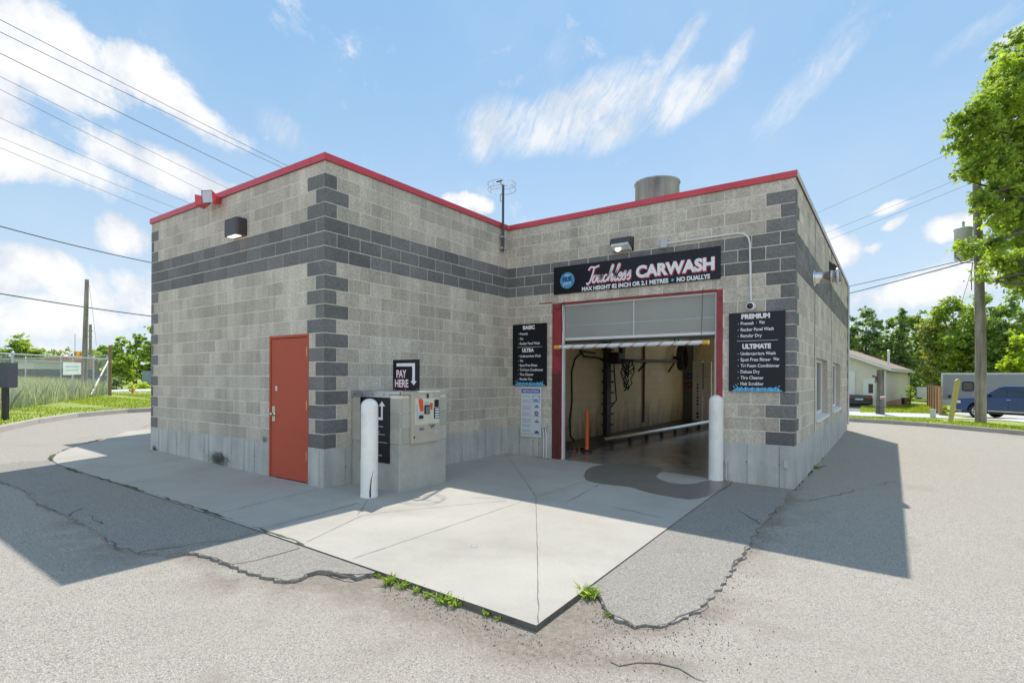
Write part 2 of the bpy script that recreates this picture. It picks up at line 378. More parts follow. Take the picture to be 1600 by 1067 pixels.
for (bx_, by_), br_, ba_ in (((975, 958), .22, .9), ((948, 938), .16, .9), ((1196, 812), .16, .8), ((1230, 775), .2, .6), ((128, 818), .22, .8), ((300, 872), .15, .7), ((450, 915), .14, .8)):
    q_ = G(bx_, by_); dirt = np.clip(dirt + ba_ * np.exp(-((P2[:, 0] - q_.x) ** 2 + (P2[:, 1] - q_.y) ** 2) / br_ ** 2) * np.clip(nz2 * 2 - .2, 0, 1), 0, 1)
arc_ = [tuple(G(*q)[:2]) for q in ((300, 895), (400, 925), (520, 925), (640, 965), (760, 1000), (860, 1015), (960, 1025), (1060, 1035), (1150, 1075))]
dirt = np.clip(dirt + .75 * np.exp(-(pdist(P2, arc_) / .13) ** 2) * ss(.42, .6, fbm(P2, 2.3, 60)), 0, 1)
nx, ny = len(xs), len(ys); I = np.arange(nx * ny).reshape(nx, ny)
F = np.stack([I[:-1, :-1], I[1:, :-1], I[1:, 1:], I[:-1, 1:]], -1).reshape(-1, 4)
def asphalt(name, base, warm, dark=1):
    m = bpy.data.materials.new(name); m.use_nodes = True; t = m.node_tree; n = t.nodes; l = t.links; b = n['Principled BSDF']
    b.inputs['Roughness'].default_value = .93; b.inputs['Specular IOR Level'].default_value = .25
    tcn = n.new('ShaderNodeTexCoord'); v = tcn.outputs['Object']
    def ns(s_, d=5, r=.6):
        q = n.new('ShaderNodeTexNoise'); l.new(v, q.inputs[0]); q.inputs['Scale'].default_value = s_; q.inputs['Detail'].default_value = d; q.inputs['Roughness'].default_value = r; return q.outputs['Fac']
    def mr(x, a, bb, c, d):
        q = n.new('ShaderNodeMapRange'); l.new(x, q.inputs[0])
        for i, z in enumerate((a, bb, c, d)): q.inputs[i + 1].default_value = z
        return q.outputs[0]
    def mixc(f, a, bb):
        q = n.new('ShaderNodeMix'); q.data_type = 'RGBA'; l.new(f, q.inputs[0])
        for k, x in ((6, a), (7, bb)):
            if isinstance(x, tuple): q.inputs[k].default_value = (*x, 1)
            else: l.new(x, q.inputs[k])
        return q.outputs[2]
    vo = n.new('ShaderNodeTexVoronoi'); vo.inputs['Scale'].default_value = 140; l.new(v, vo.inputs[0])
    sep = n.new('ShaderNodeSeparateColor'); l.new(vo.outputs['Color'], sep.inputs[0])
    vo2 = n.new('ShaderNodeTexVoronoi'); vo2.inputs['Scale'].default_value = 85; l.new(v, vo2.inputs[0])
    sep2 = n.new('ShaderNodeSeparateColor'); l.new(vo2.outputs['Color'], sep2.inputs[0])
    c = mixc(mr(sep.outputs[0], 0, 1, 0, 1), tuple(x * .72 for x in base), tuple(x * 1.2 for x in warm))
    c = mixc(mr(sep2.outputs[1], .93, .95, 0, .5), c, (.10, .09, .08))            # dark stones showing
    c = mixc(mr(sep.outputs[1], .93, .95, 0, .6), c, (.62, .60, .55))
    c = mixc(mr(vo.outputs['Distance'], .35, .6, 0, .45 * dark), c, (.07, .065, .06))
    c = mixc(mr(ns(.45, 6), .40, .66, 0, .42), c, tuple(x * .74 for x in base))
    c = mixc(mr(ns(1.1, 9, .72), .58, .68, 0, .6), c, (base[0] * .62, base[1] * .60, base[2] * .57))     # damp and oily spots
    c = mixc(mr(ns(3.2, 7), .45, .75, 0, .30), c, (base[0] * .8, base[1] * .76, base[2] * .70))
    at = n.new('ShaderNodeAttribute'); at.attribute_name = 'tone'
    dn = n.new('ShaderNodeMath'); dn.operation = 'MULTIPLY'; l.new(at.outputs['Fac'], dn.inputs[0]); l.new(mr(ns(22, 6, .7), .3, .65, .35, 1), dn.inputs[1])
    c = mixc(dn.outputs[0], c, (.20, .162, .128))
    l.new(c, b.inputs['Base Color'])
    bp = n.new('ShaderNodeBump'); bp.inputs['Strength'].default_value = .45; bp.inputs['Distance'].default_value = .004
    ad = n.new('ShaderNodeMath'); ad.operation = 'ADD'; l.new(ns(110, 4, .7), ad.inputs[0]); l.new(vo.outputs['Distance'], ad.inputs[1]); l.new(ad.outputs[0], bp.inputs['Height'])
    l.new(bp.outputs[0], b.inputs['Normal']); MATS[name] = m; return m
M_ASP = asphalt('worn_asphalt', (.45, .41, .35), (.50, .455, .385))
M_PAT = asphalt('patch_asphalt', (.35, .325, .285), (.41, .375, .325))
me = bpy.data.meshes.new('asphalt_lot'); me.from_pydata(np.column_stack([P2, Z]).tolist(), [], F.tolist()); me.materials.append(M_ASP)
a = me.attributes.new('tone', 'FLOAT', 'POINT'); a.data.foreach_set('value', dirt); me.polygons.foreach_set('use_smooth', [True] * len(me.polygons))
o = bpy.data.objects.new('ground', me); COL.objects.link(o); setp(o, kind='structure')

Zg = Z.reshape(nx, ny)
def gh(x, y):
    i = min(nx - 2, max(0, int(np.searchsorted(xs, x) - 1))); j = min(ny - 2, max(0, int(np.searchsorted(ys, y) - 1)))
    u = (x - xs[i]) / (xs[i + 1] - xs[i]); v = (y - ys[j]) / (ys[j + 1] - ys[j])
    return Zg[i, j] * (1 - u) * (1 - v) + Zg[i + 1, j] * u * (1 - v) + Zg[i, j + 1] * (1 - u) * v + Zg[i + 1, j + 1] * u * v
def dens(line, st=.06, jit=0, closed=False):
    out = []; pts = [Vector((p[0], p[1])) for p in line]
    if closed: pts.append(pts[0])
    for a, b in zip(pts[:-1], pts[1:]):
        n = max(1, int((b - a).length / st))
        for k in range(n): out.append(a.lerp(b, k / n))
    if not closed: out.append(pts[-1])
    if jit:
        ph = random.random() * 50
        out = [p + Vector((math.sin(i * 1.3 + ph) + random.uniform(-1, 1), math.cos(i * 1.7 + ph) + random.uniform(-1, 1))) * jit * .5 for i, p in enumerate(out)]
    return out
def chaikin(P, n=2):
    for _ in range(n): P = [q for a, b in zip(P, P[1:] + P[:1]) for q in (Vector((a[0], a[1])) * .75 + Vector((b[0], b[1])) * .25, Vector((a[0], a[1])) * .25 + Vector((b[0], b[1])) * .75)]
    return P
def slab(mb, outline, top, thick, mat, side=None):
    """flat slab following the ground: triangulated outline with a skirt"""
    from mathutils.geometry import tessellate_polygon
    P = [Vector((p[0], p[1], 0)) for p in outline]; tr = tessellate_polygon([P]); n = len(P)
    ar = sum(P[i].x * P[(i + 1) % n].y - P[(i + 1) % n].x * P[i].y for i in range(n))
    vs = [(p.x, p.y, gz(p.x, p.y) + top) for p in P]; vb = [(x, y, z - thick) for x, y, z in vs]
    fs = []
    for t in tr:
        a, b, c = (P[i] for i in t); s_ = (b - a).cross(c - a).z; fs.append(tuple(t) if s_ > 0 else tuple(t)[::-1])
    sk = [((i + n, (i + 1) % n + n, (i + 1) % n, i) if ar > 0 else (i, (i + 1) % n, (i + 1) % n + n, i + n)) for i in range(n)]
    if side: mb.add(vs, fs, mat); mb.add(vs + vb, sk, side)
    else: mb.add(vs + vb, fs + sk, mat)

# older, darker asphalt left standing round the apron
mb = MB(); mb.tone = 0
lp = dens(left_patch_out, .035, .03)
slab(mb, lp + [Vector((2.9, -1.55)), Vector((-5.2, -1.55)), Vector((-5.6, -1.9)), Vector((-5.4, -2.25))], .005, .08, M_PAT)
rp = dens(right_patch_out, .035, .03)
slab(mb, rp + [Vector((5.3, 4.36)), Vector((4.3, 4.36)), Vector((4.3, -.9))], .004, .08, M_PAT)
obj('asphalt_patch', mb, kind='structure')
# concrete apron
mb = MB()
ap = [(4.49, -1.61), (4.40, 1.5), (4.33, 4.30)] + [(4.33, 4.40), (-6, 4.6), (-9.9, 4.6), (-9.6, 2.2)] + [tuple(G(*p)[:2]) for p in [(200, 680), (162, 694), (130, 702), (106, 710), (90, 716), (83, 721), (84, 727), (92, 733), (103, 737)]] + [(-2.0, -1.60), (2.0, -1.59)]
slab(mb, ap, .016, .16, M_CC, pm('slab_edge', (.13, .118, .10), .95, var=.35, vs=9, bump=.6, bs=40)); obj('concrete_apron', mb, kind='structure')  # skirt colour darkened for the shaded front face as well as dirt
def gline(mb, px, wd, mat, jit=0, top=.021, world=False):
    pts = dens([p if world else G(*p) for p in px], .08, jit)
    ph = random.random() * 9; ww = [wd * max(.04, .55 + .9 * math.sin(i * .37 + ph) * math.sin(i * .113 + ph * 2) + random.uniform(-.45, .45)) if jit > .01 else wd * random.uniform(.6, 1.25) for i in range(len(pts))]
    mb.ribbon([(p.x, p.y, (gz(p.x, p.y) if top > .0045 else gh(p.x, p.y)) + top) for p in pts], ww, mat)
mb = MB()
for l_ in ([(839, 777), (842, 860), (845, 976)], [(793, 712), (839, 777)], [(816, 786), (554, 878)], [(842, 777), (917, 752), (1000, 722)], [(565, 790), (400, 833)],
           [(794, 784), (640, 800), (569, 809), (482, 852)], [(200, 763), (275, 750), (330, 738)], [(406, 835), (500, 808), (560, 790)], [(337, 810), (500, 768)], [(576, 786), (561, 809)]):
    gline(mb, l_, .006, pm('joint_faint', (.17, .16, .14), .95, var=.3, vs=5), .004)
for l_ in ([(740, 780), (850, 782), (970, 795), (1040, 810)], [(880, 790), (960, 745), (1010, 735)]): gline(mb, l_, .006, M_LINE, .02)
obj('apron_joint', mb, kind='structure')
M_MOSS = pm('mossy_crack', (.07, .085, .03), .95, var=.4, vs=9)
mb = MB()
for l_ in (left_patch_out, right_patch_out): gline(mb, l_, .011, M_LINE, .035, top=.0075, world=True)
gline(mb, [(331, 874), (353, 886), (380, 884), (406, 880), (440, 868), (470, 860)], .014, M_LINE, .03, top=.0075)
gline(mb, [(497, 895), (530, 900), (562, 905)], .022, M_LINE, .03, top=.0075)
gline(mb, [(109, 813), (130, 800), (160, 825)], .02, M_LINE, .03, top=.0075)
gline(mb, [(219, 869), (300, 856), (360, 848), (406, 836)], .010, M_LINE, .02, top=.0075)
gline(mb, [(1192, 816), (1165, 800), (1150, 790)], .02, M_LINE, .03, top=.0075)
gline(mb, [(1222, 786), (1300, 770), (1400, 745)], .012, M_LINE, .03, top=.004)
gline(mb, [(0, 740), (90, 722), (160, 700), (235, 668)], .015, M_LINE, .03, top=.004)
gline(mb, [(950, 1030), (1060, 1035), (1110, 1060)], .008, M_LINE, .04, top=.004)
gline(mb, [(103, 738), (200, 766), (300, 797), (420, 836), (480, 856)], .035, M_MOSS, .02, top=.019)
gline(mb, [(83, 727), (82, 720), (106, 708), (162, 692)], .05, M_MOSS, .02, top=.019)
gline(mb, [(700, 725), (770, 712), (793, 708), (830, 713), (860, 718)], .04, M_MOSS, .02, top=.022)
gline(mb, [(1243, 762), (1262, 738), (1290, 702), (1322, 668)], .06, M_MOSS, .02, top=.006)
obj('pavement_crack', mb, kind='structure')
# water from the wash on the concrete
M_WET = pm('wet_concrete', (.20, .18, .155), .36, var=.12, vs=2, stain=(2, .35, (.19, .175, .155)))
mb = MB()
pud = chaikin([G(*p) for p in [(912, 742), (925, 728), (980, 722), (1024, 727), (1040, 733), (1022, 744), (1045, 754), (1080, 757), (1110, 748), (1150, 750), (1128, 764), (1092, 781), (1050, 776), (1010, 768), (985, 760), (945, 757), (918, 752)]])
pud = dens([tuple(p) for p in pud], .03, .022, True)
slab(mb, pud, .020, .002, M_WET); obj('puddle', mb, kind='structure')

# ------------------------------------------------------------------ the building
FZ = .55; ROWS = 20; CH = .2; TOPZ = FZ + ROWS * CH   # 4.55
LA, LB, LC, LD = 5.5, 4.33, 5.2, 11.5
bld = thing('carwash_building', (2.6, 8, 0), 'L-shaped grey concrete block carwash with charcoal block bands and a red roof edge', 'building')
def wall(origin, u, length, left_long_even, right_long_even, openings, qL, qR, base='u0'):
    """block wall; u runs along the wall, n points outwards"""
    u = Vector(u); n = u.cross(Vector((0, 0, 1))); O = Vector(origin); mb = MB()
    def Pt(a, z, dd): return O + u * a + n * dd + Vector((0, 0, z))
    # mortar backing with true openings
    us = sorted({0, length} | {x for o_ in openings for x in (o_[0], o_[1])}); zs = sorted({FZ, TOPZ} | {min(max(x, FZ), TOPZ) for o_ in openings for x in (o_[2], o_[3])})
    fill = {}
    for i in range(len(us) - 1):
        for k in range(len(zs) - 1):
            cu, cz_ = (us[i] + us[i + 1]) / 2, (zs[k] + zs[k + 1]) / 2
            fill[i, k] = not any(o_[0] < cu < o_[1] and o_[2] < cz_ < o_[3] for o_ in openings)
    T = .2
    for (i, k), on in fill.items():
        if not on: continue
        a0, a1, z0, z1 = us[i], us[i + 1], zs[k], zs[k + 1]
        mb.add([Pt(a0, z0, -.0025), Pt(a1, z0, -.0025), Pt(a1, z1, -.0025), Pt(a0, z1, -.0025)], [(0, 1, 2, 3)], M_MO)
        if not fill.get((i - 1, k)) and i > 0: mb.add([Pt(a0, z0, -.006), Pt(a0, z1, -.006), Pt(a0, z1, -T), Pt(a0, z0, -T)], [(0, 1, 2, 3)], M_BL)
        if not fill.get((i + 1, k)) and i < len(us) - 2: mb.add([Pt(a1, z0, -.006), Pt(a1, z0, -T), Pt(a1, z1, -T), Pt(a1, z1, -.006)], [(0, 1, 2, 3)], M_BL)
        if not fill.get((i, k + 1)) and k < len(zs) - 2: mb.add([Pt(a0, z1, -.006), Pt(a1, z1, -.006), Pt(a1, z1, -T), Pt(a0, z1, -T)], [(0, 1, 2, 3)], M_BL)
        if not fill.get((i, k - 1)) and k > 0: mb.add([Pt(a0, z0, -T), Pt(a1, z0, -T), Pt(a1, z0, -.006), Pt(a0, z0, -.006)], [(0, 1, 2, 3)], M_BL)
    for r in range(ROWS):
        z0 = FZ + r * CH; first = .4 if ((r % 2 == 0) == left_long_even) else .2
        cuts = [0]; x = first
        if base == 'u1':      # bond runs from the far end
            first = .4 if ((r % 2 == 0) == right_long_even) else .2; x = length - first; c2 = [length]
            while x > .03: c2.append(x); x -= .4
            cuts = sorted(c2 + [0])
        else:
            while x < length - .03: cuts.append(x); x += .4
            cuts.append(length)
        for j, (a0, a1) in enumerate(zip(cuts[:-1], cuts[1:])):
            dark = r in (13, 14, 15) or (r < 19 and ((j == 0 and qL) or (j == len(cuts) - 2 and qR)))
            segs = [(a0, a1)]
            for o_ in openings:
                if o_[2] < z0 + .12 and o_[3] > z0 + .08:
                    ns_ = []
                    for s0, s1 in segs:
                        if o_[1] <= s0 or o_[0] >= s1: ns_.append((s0, s1))
                        else:
                            if o_[0] - s0 > .03: ns_.append((s0, o_[0]))
                            if s1 - o_[1] > .03: ns_.append((o_[1], s1))
                    segs = ns_
            tn = random.random(); jo = .0048
            for s0, s1 in segs:
                mb.tone = tn if not dark else random.random()
                g0 = 0 if s0 == 0 else jo; g1 = 0 if s1 == length else jo
                zt = z0 + CH - jo if r < 19 else z0 + CH; pr = random.uniform(0, .003) + (.002 if dark else 0); bv = .0025
                zb = z0 + jo if r else z0
                s0 += g0; s1 -= g1
                q = [Pt(s0, zb, -.01), Pt(s1, zb, -.01), Pt(s1, zt, -.01), Pt(s0, zt, -.01), Pt(s0 + bv * (g0 > 0), zb + bv, pr), Pt(s1 - bv * (g1 > 0), zb + bv, pr), Pt(s1 - bv * (g1 > 0), zt - bv, pr), Pt(s0 + bv * (g0 > 0), zt - bv, pr)]
                mb.add(q, [(4, 5, 6, 7), (0, 1, 5, 4), (1, 2, 6, 5), (2, 3, 7, 6), (3, 0, 4, 7)], M_BD if dark else M_BL)
    mb.tone = .5
    return obj('wall', mb, bld)
DOOR = (-1.345, -.355, 0, 2.17); OPN = (1.06, 4.17, 0, 2.97)
# front wing, door side: u along +x from (-5.5, 0)
wall((-LA, 0, 0), (1, 0, 0), LA, True, True, [(LA + DOOR[0], LA + DOOR[1], 0, 2.15)], True, True, 'u1')
wall((0, 0, 0), (0, 1, 0), LB, False, False, [], True, False, 'u0')
wall((0, LB, 0), (1, 0, 0), LC, True, True, [(OPN[0], OPN[1], 0, OPN[3])], False, True, 'u1')
WIN = [(7.05 - LB, 9.25 - LB, .75, 1.95), (10.6 - LB, 12.8 - LB, .75, 1.95)]
wall((LC, LB, 0), (0, 1, 0), LD, False, False, WIN, True, True, 'u0')
wall((LC, LB + LD, 0), (-1, 0, 0), LC + 8.8, True, True, [(.6, 4.1, 0, 3.55)], True, True)  # exit opening enlarged, out of view, to let more light into the bay
wall((-8.8, LB + LD, 0), (0, -1, 0), LB + LD - 2.3, True, True, [], True, True)
wall((-8.8, 2.3, 0), (1, 0, 0), 3.3, True, True, [], True, True)
wall((-5.5, 2.3, 0), (0, -1, 0), 2.3, True, False, [], False, True)
# foundations
def found(p0, p1, lines, gaps=(), name='foundation'):
    p0 = Vector((*p0, 0)); p1 = Vector((*p1, 0)); u = (p1 - p0); Lh = u.length; u.normalize(); n = u.cross(Vector((0, 0, 1))); mb = MB()
    M = Matrix(((u.x, n.x, 0, p0.x), (u.y, n.y, 0, p0.y), (0, 0, 1, 0), (0, 0, 0, 1)))
    fparts = []; segs = []; x = 0
    for g0, g1 in gaps: segs.append((x, g0)); x = g1
    segs.append((x, Lh))
    for a, b in segs[:-1]:
        m1 = MB(); vs = [M @ Vector((x_, y_, z_)) for x_ in (a, b) for y_ in (-.2, .004) for z_ in (-.35, FZ)]
        m1.add(vs, [(0, 2, 3, 1), (4, 5, 7, 6), (0, 1, 5, 4), (2, 6, 7, 3), (0, 4, 6, 2), (1, 3, 7, 5)], M_FO); fparts.append((m1, a, b))
    for a, b in segs[-1:]:
        # box in wall coordinates (x along, y outwards): M mirrors, so build faces explicitly
        vs = [M @ Vector((x_, y_, z_)) for x_ in (a, b) for y_ in (-.2, .004) for z_ in (-.35, FZ)]
        mb.add(vs, [(0, 2, 3, 1), (4, 5, 7, 6), (0, 1, 5, 4), (2, 6, 7, 3), (0, 4, 6, 2), (1, 3, 7, 5)], M_FO)
    for t in lines:
        if any(g0 < t < g1 for g0, g1 in gaps): continue
        mb_main = mb; mb = next((m1 for m1, a, b in fparts if a <= t <= b), mb_main)
        c = [M @ Vector((t + s_, .0062, z_)) for s_, z_ in ((-.004, -.1), (.004, -.1), (.003, FZ - .02), (-.003, FZ - .02))]; mb.add(c, [(0, 1, 2, 3)], M_FL)
        if random.random() < .6:
            ct = M @ Vector((t + random.uniform(-.01, .01), .0075, random.choice((.26, .30)))); rr = .014
            mb.add([ct + u * (rr * math.cos(k)) + Vector((0, 0, rr * math.sin(k))) for k in np.linspace(0, 5.5, 8)], [tuple(range(8))], M_FL)
        mb = mb_main
    for m1, a, b in fparts: obj(name, m1, bld)
    return obj(name, mb, bld)
found((-LA, 0), (0, 0), [.35, .75, 1.1, 1.6, 2.15, 2.3, 2.75, 3.05, 3.45, 3.75, 5.4], [(LA + DOOR[0], LA + DOOR[1])])
found((0, 0), (0, LB), [.35, 1.9, 2.2, 2.9, 3.35, 3.6, 4.1])
found((0, LB), (LC, LB), [.3, .62, .75, 4.55, 5.0], [(OPN[0], OPN[1])])
found((LC, LB), (LC, LB + LD), [.35 * k + .2 for k in range(32)])
found((LC, LB + LD), (-8.8, LB + LD), [5.0, 7.0], [(.6, 4.1)])
found((-8.8, LB + LD), (-8.8, 2.3), [1.0]); found((-8.8, 2.3), (-5.5, 2.3), [1.0]); found((-5.5, 2.3), (-5.5, 0), [.6, 1.4])
# parapet cap: red fascia, thin top
def cap(p0, p1, mat, e0=0, e1=0):
    mb = MB(); p0 = Vector((*p0, 0)); p1 = Vector((*p1, 0)); u = (p1 - p0).normalized(); n = u.cross(Vector((0, 0, 1)))
    pr = [(.028, TOPZ - .035), (.028, TOPZ + .062), (-.25, TOPZ + .05), (-.25, TOPZ - .02)]
    a = [p0 - u * e0 + n * y + Vector((0, 0, z)) for y, z in pr]; b = [p1 + u * e1 + n * y + Vector((0, 0, z)) for y, z in pr]
    mb.add(a + b, [(0, 4, 5, 1), (1, 5, 6, 2), (2, 6, 7, 3), (3, 7, 4, 0), (0, 1, 2, 3), (4, 7, 6, 5)], mat)
    Lh = (p1 - p0).length; x = Lh - .3
    while x > 0:
        c = [p0 + u * (x + s_) + n * .0295 + Vector((0, 0, z)) for s_, z in ((0, TOPZ - .035), (.006, TOPZ - .035), (.006, TOPZ + .062), (0, TOPZ + .062))]; mb.add(c, [(0, 1, 2, 3)], M_RUST); x -= 3.0
    mb.poly([p0 + u * 0 + n * y + Vector((0, 0, TOPZ - .036)) for y in (0, .027)] + [p1 + n * y + Vector((0, 0, TOPZ - .036)) for y in (.027, 0)], M_DFR)
    return obj('parapet_cap', mb, bld)
cap((-LA, 0), (0, 0), M_RED, .028, .0265); cap((0, 0.0), (0, LB), M_RED, .0265, -.03); cap((0, LB), (LC, LB), M_RED, -.03, .0265)
M_PAL = pm('pale_cap', (.55, .55, .57), .4, metal=.3); cap((LC, LB), (LC, LB + LD), M_PAL, .0265, .028)
cap((LC, LB + LD), (-8.8, LB + LD), M_RED, -.001, .028); cap((-8.8, LB + LD), (-8.8, 2.3), M_RED, -.001, .028); cap((-8.8, 2.3), (-5.5, 2.3), M_RED, -.001, -.03); cap((-5.5, 2.3), (-5.5, 0), M_RED, -.03, -.001)
mb = MB(); Zr = 4.25
mb.prism([(-LA + .2, .2, Zr), (-.2, .2, Zr), (-.2, LB + .2, Zr), (LC - .2, LB + .2, Zr), (LC - .2, LB + LD - .2, Zr), (-8.6, LB + LD - .2, Zr), (-8.6, 2.5, Zr), (-LA + .2, 2.5, Zr)], (0, 0, .1), M_ROOF)
obj('roof', mb, bld)
# interior of the wash bay
def brickmat(name, c, mort, stainc):
    m = pm(name, c, .5); t = m.node_tree; n = t.nodes; l = t.links; b = n['Principled BSDF']
    tcn = n.new('ShaderNodeTexCoord'); sx = n.new('ShaderNodeSeparateXYZ'); l.new(tcn.outputs['Object'], sx.inputs[0])
    cb = n.new('ShaderNodeCombineXYZ'); ad = n.new('ShaderNodeMath'); ad.operation = 'ADD'; l.new(sx.outputs[0], ad.inputs[0]); l.new(sx.outputs[1], ad.inputs[1])
    l.new(ad.outputs[0], cb.inputs[0]); l.new(sx.outputs[2], cb.inputs[1])
    br = n.new('ShaderNodeTexBrick'); l.new(cb.outputs[0], br.inputs[0]); br.inputs['Scale'].default_value = 1; br.inputs['Brick Width'].default_value = .4; br.inputs['Row Height'].default_value = .2; br.inputs['Mortar Size'].default_value = .006
    br.inputs['Color1'].default_value = (*c, 1); br.inputs['Color2'].default_value = (c[0] * .9, c[1] * .9, c[2] * .88, 1); br.inputs['Mortar'].default_value = (*mort, 1)
    ns = n.new('ShaderNodeTexNoise'); mp = n.new('ShaderNodeMapping'); mp.inputs['Scale'].default_value = (2.5, 2.5, .6); l.new(tcn.outputs['Object'], mp.inputs[0]); l.new(mp.outputs[0], ns.inputs[0]); ns.inputs['Detail'].default_value = 9; ns.inputs['Roughness'].default_value = .7; ns.inputs['Scale'].default_value = 1.6
    # grime that climbs from the wet floor
    h = n.new('ShaderNodeMapRange'); l.new(sx.outputs[2], h.inputs[0]); h.inputs[1].default_value = 0; h.inputs[2].default_value = 1.1; h.inputs[3].default_value = .42; h.inputs[4].default_value = 0
    s2 = n.new('ShaderNodeMath'); s2.operation = 'ADD'; l.new(ns.outputs['Fac'], s2.inputs[0]); l.new(h.outputs[0], s2.inputs[1])
    r = n.new('ShaderNodeMapRange'); l.new(s2.outputs[0], r.inputs[0]); r.inputs[1].default_value = .60; r.inputs[2].default_value = 1.05; r.inputs[4].default_value = .93
    mx_ = n.new('ShaderNodeMix'); mx_.data_type = 'RGBA'; l.new(r.outputs[0], mx_.inputs[0]); l.new(br.outputs[0], mx_.inputs[6]); mx_.inputs[7].default_value = (*stainc, 1); l.new(mx_.outputs[2], b.inputs['Base Color'])
    return m
M_CRM = brickmat('cream_block', (.86, .71, .46), (.66, .54, .34), (.13, .09, .05))
M_FLR = pm('wet_floor', (.24, .22, .19), .2, var=.35, vs=1.3, bump=.2, bs=5, stain=(1.2, .7, (.28, .26, .23)))
mb = MB(); y0, y1 = LB + .2, LB + LD - .2
mb.poly([(.2, y0, -.2), (.2, y1, -.2), (.2, y1, 4.25), (.2, y0, 4.25)], M_CRM)
for ya_, yb_, za_, zb_ in ((y0, 7.05, -.2, 4.25), (9.25, 10.6, -.2, 4.25), (12.8, y1, -.2, 4.25), (7.05, 9.25, -.2, .75), (7.05, 9.25, 1.95, 4.25), (10.6, 12.8, -.2, .75), (10.6, 12.8, 1.95, 4.25)): mb.poly([(4.98, yb_, za_), (4.98, ya_, za_), (4.98, ya_, zb_), (4.98, yb_, zb_)], M_CRM)
for yy, sgn in ((y0, 1), (y1, -1)):
    for (a, b, c, d) in ((.2, 1.06 if sgn > 0 else 1.1, -.2, 4.25), (4.17 if sgn > 0 else 4.6, 4.98, -.2, 4.25), (1.06 if sgn > 0 else 1.1, 4.17 if sgn > 0 else 4.6, 2.97 if sgn > 0 else 3.55, 4.25)):
        q = [(a, yy, c), (b, yy, c), (b, yy, d), (a, yy, d)]; mb.poly(q if sgn < 0 else q[::-1], M_CRM)
obj('interior_wall', mb, bld)
mb = MB(); mb.poly([(.2, y0, 4.24), (4.98, y0, 4.24), (4.98, y1, 4.24), (.2, y1, 4.24)][::-1], M_CRM); obj('ceiling', mb, bld)
mb = MB(); slab(mb, [(1.06, 4.36), (4.17, 4.36), (4.17, y0), (4.98, y0), (4.98, y1), (4.2, y1), (4.2, y1 + .3), (1.1, y1 + .3), (1.1, y1), (.2, y1), (.2, y0), (1.06, y0)], .012 + .006, .05, M_FLR); obj('floor', mb, bld)
mb = MB(); slab(mb, [(.22, y0 + .3), (1.0, y0 + 1.2), (1.15, y1), (.22, y1)], .07, .1, pm('sludge', (.03, .024, .018), .35, bump=.8, bs=12)); obj('gutter', mb, bld)
# personnel door
mb = MB(); x0, x1 = DOOR[0], DOOR[1]
mb.box((x0, -.006, .04), (x0 + .04, .09, 2.15), M_DOOR, .004); mb.box((x1 - .035, -.006, .04), (x1, .09, 2.15), M_DOOR, .004); mb.box((x0 + .04, -.006, 2.11), (x1 - .035, .09, 2.15), M_DOOR, .004)
obj('door_frame', mb, bld)
mb = MB(); mb.box((x0 + .045, .006, .045), (x1 - .04, .05, 2.105), M_DOOR, .004); door = obj('door', mb, bld, label='red steel door at the corner of the block wall')
mb = MB(); hx = x0 + .11
mb.lathe([(.0, -.058), (.020, -.056), (.028, -.045), (.026, -.03), (.012, -.022), (.012, -.004), (.036, -.002), (.038, .006)], M_CHR, (hx, 0, .98), 20, 'Y'); mb.box((hx - .035, -.002, .87), (hx + .035, .006, 1.1), M_CHR, .003)
mb.box((hx - .10, -.05, .972), (hx, -.035, .988), M_CHR, .003); obj('handle', mb, door)
for z in (.42, 1.14, 1.9):
    mb = MB(); mb.tube([(x1 - .037, -.004, z - .07), (x1 - .037, -.004, z + .07)], .009, pm('brass', (.5, .33, .12), .35, metal=.9), 8); mb.box((x1 - .07, .002, z - .05), (x1 - .04, .0055, z + .05), MATS['brass'], .001); obj('hinge', mb, door)
mb = MB(); mb.box((x0 + .15, .003, 1.33), (x0 + .20, .0055, 1.40), M_WHT); mb.box((x0 + .16, .0015, 1.35), (x0 + .19, .0029, 1.37), M_TG); obj('notice', mb, door)
mb = MB(); mb.box((x0, -.02, .005), (x1, .09, .036), M_STL, .003); obj('threshold', mb, bld)
# bay opening: rusty red steel jambs, lintel line, overhead door
for a, b in ((1.05, 1.235), (4.085, 4.18)):
    mb = MB(); mb.box((a, LB - .014, 1.62 if a < 2 else -.1), (b, LB - .002, 2.955), M_RUST, .002)
    if a < 2: mb.box((a, LB - .0145, -.1), (b, LB - .002, 1.62), pm('rusted_through', (.13, .022, .02), .6, var=.4, vs=6, stain=(6, .9, (.03, .014, .012)), bump=.4, bs=40), .002)
    mb.box((b - .012 if a < 2 else a, LB - .002, -.1), (b if a < 2 else a + .012, LB + .2, 2.95), M_RUST); obj('jamb', mb, bld)
mb = MB(); mb.box((1.237, LB - .008, 2.935), (4.083, LB + .19, 2.968), M_RUST, .002); obj('lintel', mb, bld)
M_POLY = pm('translucent_panel', (.60, .62, .58), .35, var=.15, vs=.9, trans=.0, stain=(.9, .35, (.42, .40, .33)))
def translucent(m, f):
    t = m.node_tree; n = t.nodes; tb = n.new('ShaderNodeBsdfTranslucent'); tb.inputs[0].default_value = (.85, .85, .8, 1); ms = n.new('ShaderNodeMixShader'); ms.inputs[0].default_value = f
    t.links.new(n['Principled BSDF'].outputs[0], ms.inputs[1]); t.links.new(tb.outputs[0], ms.inputs[2]); t.links.new(ms.outputs[0], n['Material Output'].inputs[0])
translucent(M_POLY, .6)
mb = MB(); yd = LB + .06
for z0, z1 in ((2.30, 2.93),):
    mb.box((1.30, yd, z0), (2.66, yd + .03, z1), M_POLY, .003); mb.box((2.675, yd, z0), (4.07, yd + .03, z1), M_POLY, .003)
mb.box((2.66, yd - .003, 2.30), (2.675, yd + .035, 2.93), M_WHT)
